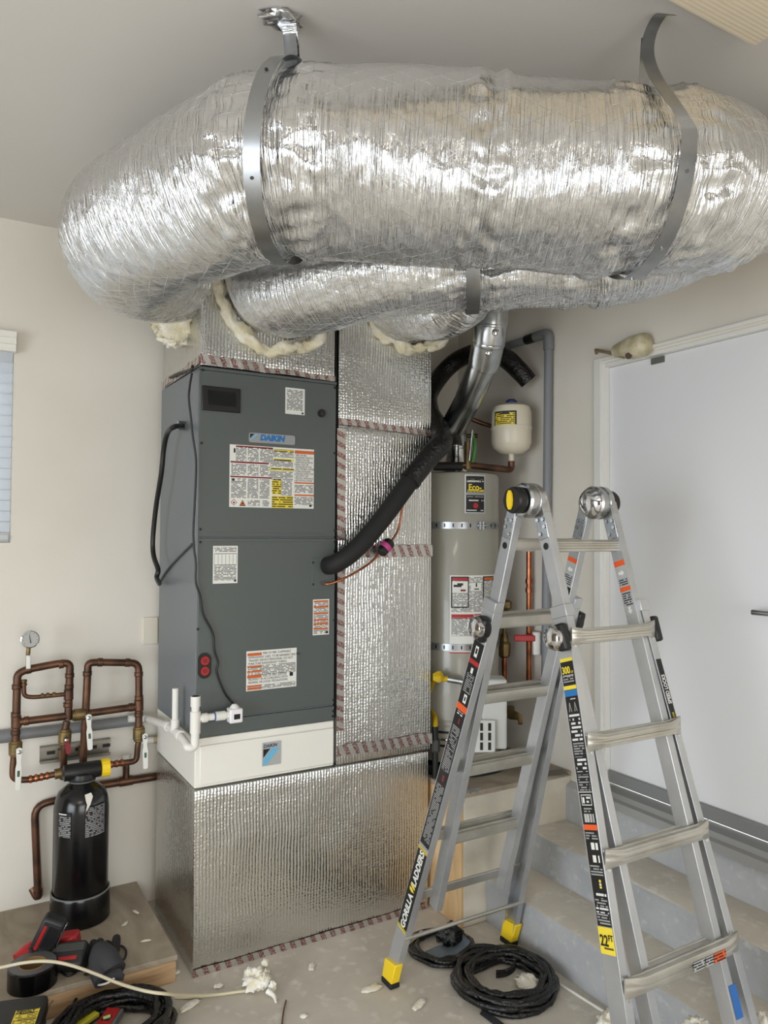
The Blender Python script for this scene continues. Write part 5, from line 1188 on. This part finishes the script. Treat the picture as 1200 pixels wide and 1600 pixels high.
tq = at(197, 1210, 1, YW-.03); pipe('branch', COPPER, [(tq.x, YW-.03, zp_), (tq.x, YW-.03, at(197, 1186, 1, YW-.03).z)], .015, lc, 12)
cyl('tee_fitting', COPPER, (tq.x-.03, YW-.03, zp_), (tq.x+.03, YW-.03, zp_), .022, lc, 14)
cyl('white_cap', PVC, (tq.x, YW-.03, at(197, 1186, 1, YW-.03).z), (tq.x, YW-.03, at(197, 1179, 1, YW-.03).z), .019, lc, 14)
lc2 = thing('copper_drop_pipe', 'dark copper pipe bent down the wall at the side of the black tank', 'pipe', z4b(215, 600))
pipe('pipe_run', COPPER, bend([z4b(400, 192), z4b(215, 232), z4b(238, 800)], .06), .0165, lc2, 14)
cyl('fitting', COPPER, z4b(236, 765), z4b(237, 782), .0195, lc2, 14); e_ = z4b(238, 800)
pipe('wall_elbow', COPPER, bend([e_+V((0, 0, .03)), e_+V((0, 0, -.01)), V((e_.x-.02, YW-.001, e_.z+.03))], .02), .0185, lc2, 12)
# white pvc condensate drain at the unit's lower left corner
pv = thing('condensate_drain', 'white plastic condensate drain with trap and standpipes on the unit corner', 'pipe', at(300, 1140, 1, -.06))
Z_ = lambda px, py, y=-.06: at(px, py, 1, y)
xs_ = -.045
def Zs_(px, py, x=xs_): return at(px, py, 0, x)
a0 = Zs_(228, 1122); a0 = V((xs_, min(a0.y, .68), a0.z)); a1 = Zs_(262, 1134); a2 = Zs_(280, 1148)
tr0 = Z_(305, 1140); 
pipe('side_run', PVC, bend([V((xs_-.08, a0.y, a0.z+.006)), V((xs_, a0.y, a0.z)), a1, a2, V((xs_+.0, -.03, Z_(292, 1165).z)), V((tr0.x-.03, -.06, Z_(300, 1168).z)), V((tr0.x, -.06, Z_(302, 1168).z)), V((tr0.x, -.06, tr0.z))], .04, 6), .0165, pv, 16)
for i, q in enumerate((a1, a2)): cyl('coupling', PVC, q+(a1-a2).normalized()*.012, q-(a1-a2).normalized()*.02, .0205, pv, 16)
sp0 = a2.lerp(a1, .35); cyl('standpipe', PVC, sp0, V((sp0.x, sp0.y, Zs_(278, 1078).z)), .0135, pv, 16)
cyl('tee_fitting', PVC, sp0+V((0, 0, -.005)), sp0+V((0, 0, .05)), .018, pv, 16)
zt0, zt1 = Z_(302, 1145).z, Z_(302, 1088).z
cyl('standpipe', PVC, (tr0.x, -.06, zt0-.03), (tr0.x, -.06, zt1), .0155, pv, 16)
cyl('tee_fitting', PVC, (tr0.x, -.06, Z_(302, 1146).z), (tr0.x, -.06, Z_(302, 1112).z), .0205, pv, 18); cyl('pipe_cap', PVC, (tr0.x, -.06, Z_(302, 1104).z), (tr0.x, -.06, zt1), .0195, pv, 18)
fs0 = Z_(364, 1116); cyl('side_arm', PVC, (tr0.x, -.06, fs0.z), (fs0.x, -.06, fs0.z), .0145, pv, 16)
for px in (318, 338, 346): q = Z_(px, 1120); cyl('coupling', PVC, (q.x-.008, -.06, fs0.z), (q.x+.014, -.06, fs0.z), .0185, pv, 16)
cyl('blue_ring', mat('primer_blue', (70, 90, 150), .5), (Z_(334, 1120).x, -.06, fs0.z), (Z_(335, 1120).x+.002, -.06, fs0.z), .0188, pv, 16)
pipe('unit_stub', PVC, bend([(fs0.x-.02, -.06, fs0.z), (fs0.x+.015, -.06, fs0.z), (fs0.x+.015, -.002, fs0.z)], .02), .0145, pv, 12)
fb_ = rbox('float_switch', mat('switch_white', (232, 230, 234), .4), fs0.x-.02, fs0.x+.034, -.085, -.035, Z_(366, 1128).z, Z_(366, 1106).z, pv, .005)
MB().lathe([(.02, 0), (.016, .008), (.008, .016)], (fs0.x+.006, -.06, Z_(366, 1106).z), n=16).build('switch_cap', PWHITE, fb_, 30)
rbox('switch_print', PBLACK, fs0.x-.004, fs0.x+.022, -.0856, -.0851, Z_(366, 1122).z, Z_(366, 1114).z, fb_)
st2_ = thing('drain_stub', 'white and tan plastic pipe stub on the wall beside the unit base', 'pipe', at(232, 1157, 1, YW-.05))
q = at(224, 1158, 1, YW-.06); cyl('white_stub', PVC, (q.x-.03, YW-.06, q.z), (q.x+.045, YW-.06, q.z), .0155, st2_, 14); cyl('tan_stub', mat('tan_pvc', (190, 172, 132), .5), (q.x+.046, YW-.06, q.z), (q.x+.10, YW-.06, q.z), .0175, st2_, 14)
cyl('wall_leg', PVC, (q.x-.03, YW-.001, q.z), (q.x-.03, YW-.066, q.z), .0155, st2_, 14)
# wires on the unit
wy = -.012
wr = tag(pipe('control_wire', BLACK, [at(px, py, 1, wy) for px, py in ((300, 583), (297, 600), (295, 622), (298, 650), (301, 680), (306, 715), (306, 745), (304, 790), (302, 830), (303, 856), (306, 880), (306, 910), (313, 932), (318, 960), (333, 990), (335, 1015), (341, 1035), (339, 1050), (350, 1080), (362, 1097))]+[V((fs0.x+.006, -.06, Z_(366, 1106).z+.014))], .0045, None, 8, 5), 'thin black wire snaking down the unit front to the white float switch', 'wire')
pc_ = thing('power_cable', 'thick black power cable hanging from the left side of the unit', 'cable', at(283, 665, 0, -.02))
cp = [V((-.004, at(285, 665, 0, -.01).y, at(285, 665, 0, -.01).z))]+[at(px, py, 0, -.07) for px, py in ((272, 667), (262, 676), (256, 700), (252, 740), (244, 790), (239, 840), (240, 868), (247, 890), (245, 902))]+[at(249, 912, 0, -.02)]
for p in cp: p.y = min(p.y, .69)
pipe('cable_sheath', BLACK, cp, .011, pc_, 10, 6); q = cp[0]; cyl('cable_gland', GALV, (0, q.y, q.z), (-.03, q.y, q.z), .02, pc_, 14)
tag(pipe('grey_wire', mat('wire_grey', (70, 74, 76), .6), [at(249, 910, 0, -.006), at(262, 890, 0, -.006), at(280, 870, 0, -.006), at(300, 850, 0, -.006)], .005, None, 8, 4), 'short grey wire slanting up the unit side from the cable end', 'wire')
pw = at(243, 980, 1, YW-.008); rp = tag(rbox('cover_plate', mat('plate_cream', (222, 216, 200), .5), pw.x-.06, pw.x+.012, YW-.012, YW-.0005, at(243, 1006, 1, YW-.01).z, at(243, 964, 1, YW-.01).z, None, .003), 'cream electrical cover plate on the wall half hidden by the unit', 'cover plate')
tw = at(297, 577, 1, -.01); tag(pipe('wire_stub', BLACK, [at(266, 590, 0, -.012), at(280, 583, 0, -.012), at(297, 578, 0, -.012), at(301, 572, 1, -.01), at(298, 580, 1, -.01)], .006, None, 8, 4), 'black wire stub taped along the top edge of the unit side', 'wire')
# ================================================================== CLUTTER ON THE PLINTH AND FLOOR
def F(px, py, z=0.0): return at(px, py, 2, z)
def coil(name, label, cx, cy, R, turns, r, m, squash=1.0, seed=0, z0=0.0, spread=.035, rz=0.0, hgt=.05, a0=0.0, wob=.012):
    pts = []; n = int(turns*36)
    for i in range(n+1):
        t_ = 2*math.pi*i/36; k = i/36
        w1 = noise.noise(V((math.cos(t_)*1.3+k*.35, math.sin(t_)*1.3, seed))); w2 = noise.noise(V((math.cos(t_)*1.3, math.sin(t_)*1.3+k*.4, seed+5)))
        rr = R + spread*math.sin(k*2.4+seed) + wob*w1*2.2; x, y = rr*math.cos(t_+a0), rr*math.sin(t_+a0)*squash
        z = z0 + r + hgt*(.5+.5*math.sin(k*1.7+seed)) * .9 + abs(w2)*.012
        pts.append(V((cx+x*math.cos(rz)-y*math.sin(rz), cy+x*math.sin(rz)+y*math.cos(rz), z)))
    def dp(i, th, L): return r*.35*noise.noise(pts[i]*34+V((math.cos(th), math.sin(th), seed)))
    return tag(MB().tube(pts, r, 9, disp=dp).build(name, m, None, 60), label, 'cable coil')
cc = F(789, 1530, .03)
co = coil('cable_coil', 'large coil of glossy black tubing lying on the floor before the steps', cc.x, cc.y, .168, 19, .0105, BLACKG, 1.0, 2, 0, .026, .3, .045)
q = F(812, 1500, .05); tl = [F(775, 1522, .03), F(790, 1520, .035), F(803, 1512, .05), F(806, 1500, .06)]
tag(MB().ribbon(tl, [V((0, .0, .03))]*4, .004, sub=6).build('tubing_end', BLACKG, None, 60), 'flat black tubing end curling up inside the large coil', 'tubing')
c2_ = F(690, 1478, .02)
coil('cable_coil', 'smaller open ring of black cable on the floor behind the front ladder foot', c2_.x, c2_.y, .125, 6, .009, BLACKG, 1.0, 7, 0, .01, 0, .018)
q = F(703, 1462, .04); tag(blob('crumpled_wrap', BLACKG, (q.x, q.y, .045), .05, .045, .045, None, 4, .5, 2.5, 14), 'crumpled lump of shiny black wrap on the smaller cable ring', 'wrap')
b = MB(); sp = [F(668, 1496, .01), F(690, 1486, .022), F(706, 1484, .012), F(724, 1470, .03), F(727, 1464, .05)]
tag(MB().ribbon(sp, [(F(690, 1510)-F(672, 1490))*.75]*5, .004, sub=5).build('foam_scrap', SCRAP, None, 60), 'bent grey foam scrap on the floor between the two black coils', 'scrap')
q = F(763, 1506, .012); tag(blob('tape_scrap', mat('blue_scrap', (90, 150, 190), .6), (q.x, q.y, .014), .014, .01, .011, None, 5, .3, 2, 8), 'tiny blue scrap inside the large black coil', 'scrap')
q = F(828, 1536, .02); tag(blob('wool_tuft', COTTON, (q.x, q.y, .02), .045, .06, .018, None, 6, .45, 2.5, 16), 'white wool tuft inside the large black coil', 'insulation')
# wool by the foil box
wt = F(402, 1536, .02)
wl = thing('wool_tuft', 'ragged white glass wool tuft on the floor in front of the foil box', 'insulation', (wt.x, wt.y, 0))
blob('wool_body', COTTON, (wt.x, wt.y, .035), .055, .042, .034, wl, 11, .5, 2.2, 24)
for i, (dx, dy, dz, s) in enumerate(((.04, .02, .075, .013), (-.03, .015, .06, .015), (.045, -.045, .016, .016), (.015, -.025, .04, .024))): blob('wool_lock', COTTON, (wt.x+dx, wt.y+dy, dz), s, s, s*1.3, wl, 30+i, .5, 2.5, 12)
pipe('wool_strand', COTTON, [F(418, 1548, .02), F(428, 1556, .012), F(431, 1566, .006)], [.012, .008, .004], wl, 8, 6)
for i, (px, py, sx, sy, nm) in enumerate(((581, 1545, .045, .022, 'flat white plaster flake beside the front yellow ladder foot'), (655, 1570, .04, .016, 'pale wedge of debris on the floor below the front ladder foot'), (487, 1511, .03, .012, 'small white crumb near the middle of the foil box base'), (341, 1541, .014, .02, 'white crumb on the floor left of the wool tuft'), (296, 1572, .018, .045, 'long white plaster sliver in front of the foil box corner'), (277, 1519, .012, .018, 'white crumb at the plinth corner beside the foil box'), (475, 1588, .015, .012, 'white crumb at the picture bottom below the wool tuft'))):
    q = F(px, py, .004); tag(blob('plaster_crumb', COTTON, (q.x, q.y, .006), sx, sy, .0055, None, 50+i, .45, 2, 8, rz=.5*i), nm, 'debris')
for i, (px, py, nm) in enumerate(((212, 1425, 'white plaster fleck on the plinth top behind the others'), (228, 1470, 'curved white plaster fleck near the plinth middle'), (196, 1443, 'tiny white fleck on the plinth top near the tank'))):
    q = F(px, py, pz+.003); tag(blob('plaster_fleck', COTTON, (q.x, q.y, pz+.004), .008, .022, .003, None, 70+i, .5, 2, 8, rz=.4+i), nm, 'debris')
for i, (px, py, sx, sy, sz, nm) in enumerate(((956, 1600, .045, .05, .035, 'white wool tuft at the base of the steps by the near ladder rail'), (1090, 1612, .045, .04, .035, 'white wool tuft on the lowest step between the ladder rails'), (1194, 1606, .03, .05, .035, 'white wool tuft beside the near ladder rail by the door side'))):
    z_ = h1+.004 if i else 0.0; q = F(px, py, z_+.03)
    tag(blob('wool_tuft', COTTON, (q.x, q.y, z_+sz*.8), sx, sy, sz, None, 80+i, .5, 2.5, 18), nm, 'insulation')
tag(pipe('white_wire', PVC, [F(842, 1520, .008), F(880, 1541, .006), F(920, 1566, .006), F(948, 1583, .006), F(990, 1606, .006)], .0055, None, 8, 5), 'straight white wire on the floor running past the large coil to the steps', 'wire')
tag(pipe('brown_wire', mat('brown_wire', (92, 52, 44), .5), [F(447, 1563, .005), F(443, 1580, .005), F(440, 1606, .005)], .003, None, 8, 4), 'short brown wire on the floor below the white wool tuft', 'wire')
tag(MB().ribbon([F(752, 1580, .004), F(790, 1608, .004)], [V((.03, .02, 0))]*2, .003).build('dark_strip', mat('dark_strip', (60, 62, 66), .4), None, 0), 'flat dark strip on the floor under the large coil', 'strip')
# long cream cable arcing over the clutter
wc = tag(pipe('cream_cable', mat('cream_cable', (206, 196, 168), .5), [F(-80, 1530, .22), F(0, 1512, .22), F(40, 1504, .235), F(75, 1502, .235), F(110, 1508, .215), F(150, 1522, .17), F(190, 1538, .15), F(230, 1549, .165), F(262, 1553, .15), F(292, 1555, .07), F(330, 1555, .012), F(370, 1550, .008), F(400, 1546, .012)], .0058, None, 8, 6), 'long cream cable arcing over the tools and along the floor', 'cable')
tag(pipe('cream_cable', mat('cream_cable', (206, 196, 168), .5), [F(272, 1558, .006), F(290, 1559, .006), F(318, 1557, .006)], .005, None, 8, 5), 'short straight cream cable end on the floor below the long one', 'cable')
# black coil at the lower left with tools lying in it
cb_ = F(178, 1606, .03)
coil('cable_coil', 'coil of shiny black wrapped tubing at the lower left holding tools', cb_.x, cb_.y, .175, 16, .0125, BLACKG, .85, 4, 0, .026, .2, .06)
def slab(name, m, p0, p1, wd, z0, z1, par=None, bev=.003):
    """bar between two floor points"""
    p0, p1 = V(p0), V(p1); d = (p1-p0); d.z = 0; s = V((-d.y, d.x, 0)).normalized()*wd/2
    return MB().prism([V((q.x, q.y, z0)) for q in (p0+s, p0-s, p1-s, p1+s)], (0, 0, z1-z0)).build(name, m, par, 30, bev)
a, c = F(178, 1574, .06), F(150, 1615, .06)
lvl = thing('torpedo_level', 'red spirit level with a grey edge inside the lower left coil', 'level', (a.x, a.y, 0))
slab('level_frame', RED, a, c, .05, .035, .06, lvl); e = (c-a); e.z = 0; sd_ = V((-e.y, e.x, 0)).normalized()
slab('grey_edge', mat('level_grey', (120, 122, 124), .4, .5), a+sd_*.032, c+sd_*.032, .012, .033, .058, lvl, .002); m_ = a.lerp(c, .42)
slab('window_recess', BLACK, m_-e*.09, m_+e*.10, .03, .0605, .0615, lvl, 0); cyl('vial', mat('vial_green', (170, 190, 120), .2), V((m_.x-.012, m_.y, .063)), V((m_.x+.012, m_.y, .063)), .006, lvl, 10)
a, c = F(152, 1578, .05), F(112, 1604, .05)
tag(slab('yellow_bar', mat('tool_yellow', (196, 190, 60), .5), a, c, .028, .03, .045), 'flat yellow tool bar inside the lower left coil', 'tool')
q = F(208, 1604, .03); tag(blob('cable_tie', BLACK, (q.x, q.y, .012), .012, .03, .01, None, 91, .3, 2, 8), 'small black plastic piece on the floor inside the lower left coil', 'plastic piece')
# tool case with its yellow label
a, c = F(4, 1562, .20), F(74, 1553, .20)
tc_ = thing('tool_case', 'black plastic tool case with a yellow label at the bottom left corner', 'case', (a.x, a.y, 0))
dx_ = c-a; dx_.z = 0; ln = dx_.length; ang = math.atan2(dx_.y, dx_.x)
cm = Matrix.Translation(V((c.x, c.y, 0))) @ Matrix.Rotation(ang, 4, 'Z')
MB().box(-.34, 0, -.24, 0, .004, .135, 0, cm).build('case_body', BLACK, tc_, 30, .014)
MB().box(-.345, .005, -.245, .005, .137, .20, 0, cm).build('case_lid', BLACK, tc_, 30, .014)
MB().box(-.20, -.10, -.256, -.246, .10, .165, 0, cm).build('latch', BLACK, tc_, 30, .004)
lf = lambda x, y: cm @ V((-.075+x, -.2465, .19-y))
lf2 = lambda x, y: cm @ V((-.082+x, -.075-y*.9, .2006))
s_ = sticker('yellow_label', lf2, .074, .10, PBLACK, frac(.074, .10, [(.03, .04, .97, .2, PYEL), (.03, .24, .97, .6, LINESY), (.03, .64, .97, .92, LINESY), (0, 0, .03, 1, PYEL), (.97, 0, 1, 1, PYEL)]), tc_)
letters('DEWALT', .0155, cm @ V((-.078, -.092, .2012)), cm.to_3x3() @ V((1, 0, 0)), cm.to_3x3() @ V((0, 1, 0)), PBLACK, s_, off=.0006, xs=.9)
# roll of tape
tq_ = F(53, 1548, pz); rt = .086
tp = thing('tape_roll', 'big roll of black tape lying flat at the plinth front edge', 'tape roll', (tq_.x, tq_.y+.05, pz))
MB().lathe([(.050, .004), (rt, .0), (rt, .070), (rt-.004, .074), (.050, .074)], (tq_.x, tq_.y+.05, pz+.001), n=40, cap=False).build('tape_winding', BLACKT, tp, 30)
MB().lathe([(.050, .001), (.050, .074), (.045, .075), (.045, .0)], (tq_.x, tq_.y+.05, pz+.001), n=40, cap=False).build('paper_core', mat('core_brown', (128, 104, 66), .8), tp, 30)
MB().lathe([(.051, .0741), (rt-.005, .0744)], (tq_.x, tq_.y+.05, pz+.001), n=40, cap=False).build('tape_face', mat('tape_face', (88, 88, 90), .3, bump=.1, bscale=150), tp, 30)
# cordless tools
BATT = mat('battery_black', (36, 36, 37), .5)
def obox(name, m, c, ax, up, sx, sy, sz, par, bev=.005):
    ax = V(ax).normalized(); up = V(up); up = (up-ax*up.dot(ax)).normalized(); s = up.cross(ax)
    M = Matrix(((ax.x, s.x, up.x, c[0]), (ax.y, s.y, up.y, c[1]), (ax.z, s.z, up.z, c[2]), (0, 0, 0, 1)))
    return MB().box(-sx/2, sx/2, -sy/2, sy/2, -sz/2, sz/2, 0, M).build(name, m, par, 30, bev)
b0 = F(76, 1458, pz+.13); 
up_ = (CAM-b0).normalized(); ax1 = (_u*.86+_r*.42)
ct_ = thing('cordless_tool', 'red and black cordless tool with its battery up, leaning against the black tank', 'power tool', (b0.x, b0.y, pz))
obox('battery', BATT, b0, ax1, up_, .135, .085, .055, ct_, .012)
un1 = (up_-ax1.normalized()*up_.dot(ax1.normalized())).normalized(); sn1 = un1.cross(ax1.normalized()); sn1 = sn1 if sn1.dot(_r) > 0 else -sn1
obox('battery_stripe', RED, b0+un1*.0285-sn1*.020-ax1*.01, ax1, up_, .10, .012, .003, ct_, .001)
obox('battery_panel', BLACK, b0+un1*.0282+sn1*.012, ax1, up_, .095, .04, .002, ct_, .001)
obox('chrome_rail', GALV, b0+_r*.047-_u*.012, ax1, up_, .11, .006, .02, ct_, .002)
h0 = b0-ax1*.075-up_*.04
MB().tube([F(28, 1502, pz+.045), F(48, 1486, pz+.06), h0+_r*.0, b0-up_*.05], [.03, .034, .036, .034], 16, sub=4).build('tool_body', RED, ct_, 50)
MB().tube([F(45, 1490, pz+.06)+up_*.02, h0+up_*.03, h0+up_*.035+_r*.04], [.02, .024, .018], 14, sub=4).build('grip', BATT, ct_, 50)
k_ = F(106, 1470, pz+.06); k_.y = min(k_.y, .36)
obox('tool_head', RED, k_, _r+V((0, 0, .15)), (0, 0, 1), .085, .07, .06, ct_, .014)
b1 = F(108, 1496, pz+.04)
bp2 = thing('battery_pack', 'dark grey battery pack with a red stripe beside the grey glove', 'battery', (b1.x, b1.y, pz))
axb = _r*1.0+_u*.12; upb = (up_*.7+V((0, 0, .5)))
obox('pack_body', BATT, b1, axb, upb, .135, .095, .065, bp2, .010); upn = (V(upb)-axb.normalized()*V(upb).dot(axb.normalized())).normalized(); sdn = upn.cross(axb.normalized())
obox('pack_stripe', RED, b1+upn*.033+sdn*(.018 if sdn.dot(_u) < 0 else -.018), axb, upb, .09, .014, .003, bp2, .001)
obox('pack_top', mat('battery_dark', (58, 58, 56), .6), b1+upn*.033-sdn*(.022 if sdn.dot(_u) < 0 else -.022), axb, upb, .13, .03, .006, bp2, .002)
pipe('pack_cord', BLACK, [F(92, 1516, pz+.01), F(105, 1524, pz+.006), F(118, 1519, pz+.006), F(124, 1508, pz+.01)], .0045, bp2, 8, 5)
# glove
gl_ = thing('work_glove', 'dark grey knitted work glove draped over the plinth edge', 'glove', F(165, 1500, pz))
g0, g1, g2 = F(168, 1518, pz+.02), F(160, 1498, pz+.035), F(155, 1484, pz+.035)
def flat_tube(pts, r, m, nm, flat=.5, sub=5):
    o = pipe(nm, m, pts, r, gl_, 14, sub); return o
MB().tube([F(172, 1524, pz+.012), F(167, 1514, pz+.026), F(162, 1500, pz+.035), F(157, 1488, pz+.03)], [.062, .060, .055, .042], 18, sub=5).build('palm', GREYCLOTH, gl_, 60)
GB = mat('glove_black', (34, 34, 35), .85, bump=.4, bscale=120)
for i, (p_, q_) in enumerate(((F(178, 1490, pz+.03), F(182, 1466, pz+.05)), (F(160, 1485, pz+.04), F(156, 1472, pz+.03)), (F(152, 1487, pz+.04), F(146, 1474, pz+.03)), (F(147, 1491, pz+.035), F(139, 1482, pz+.02)), (F(146, 1497, pz+.03), F(137, 1494, pz+.015)))):
    pipe('finger', GB, [F(164, 1500, pz+.035), p_, q_, q_+(q_-p_).normalized()*.008], [.024, .019, .016, .006], gl_, 12, 4)
ce = F(172, 1527, pz+.006); MB().tube([F(151, 1534, pz-.02)-_f*.012, F(162, 1531, pz-.004)-_f*.03, F(176, 1526, pz+.004)-_f*.03, F(188, 1518, pz+.015)-_f*.01], .004, 8, sub=4).build('cuff_hem', PWHITE, gl_, 60)
MB().ribbon([F(167, 1514, pz+.035), F(172, 1524, pz+.02), F(171, 1530, pz-.012)], [_r*.105]*3, .01, sub=4).build('cuff', GREYCLOTH, gl_, 60)
tag(pipe('charger_cord', BLACK, [F(158, 1478, pz+.02), F(166, 1471, pz+.02), F(174, 1473, pz+.015), F(180, 1482, pz+.01), F(190, 1478, pz+.006), F(197, 1486, pz+.006), F(194, 1498, pz+.006), F(184, 1504, pz+.006)], .0045, None, 8, 5), 'thin black cord looping on the plinth behind the glove', 'cord')
tag(pipe('extension_lead', BLACK, [F(150, 1528, pz-.03), F(147, 1520, pz+.01), F(138, 1519, pz+.02), F(130, 1528, pz-.02), F(122, 1552, .05), F(112, 1575, .04), F(96, 1590, .03), F(86, 1604, .03)], .0065, None, 8, 6), 'black power cord hanging off the plinth edge beside the tape roll', 'cord')
tag(pipe('thin_wire', mat('copper_wire', (150, 120, 90), .4, .5), [F(84, 1562, .06), F(76, 1574, .09), F(72, 1590, .10), F(70, 1604, .12)], .0022, None, 6, 5), 'very thin tan wire curving down past the yellow case label', 'wire')
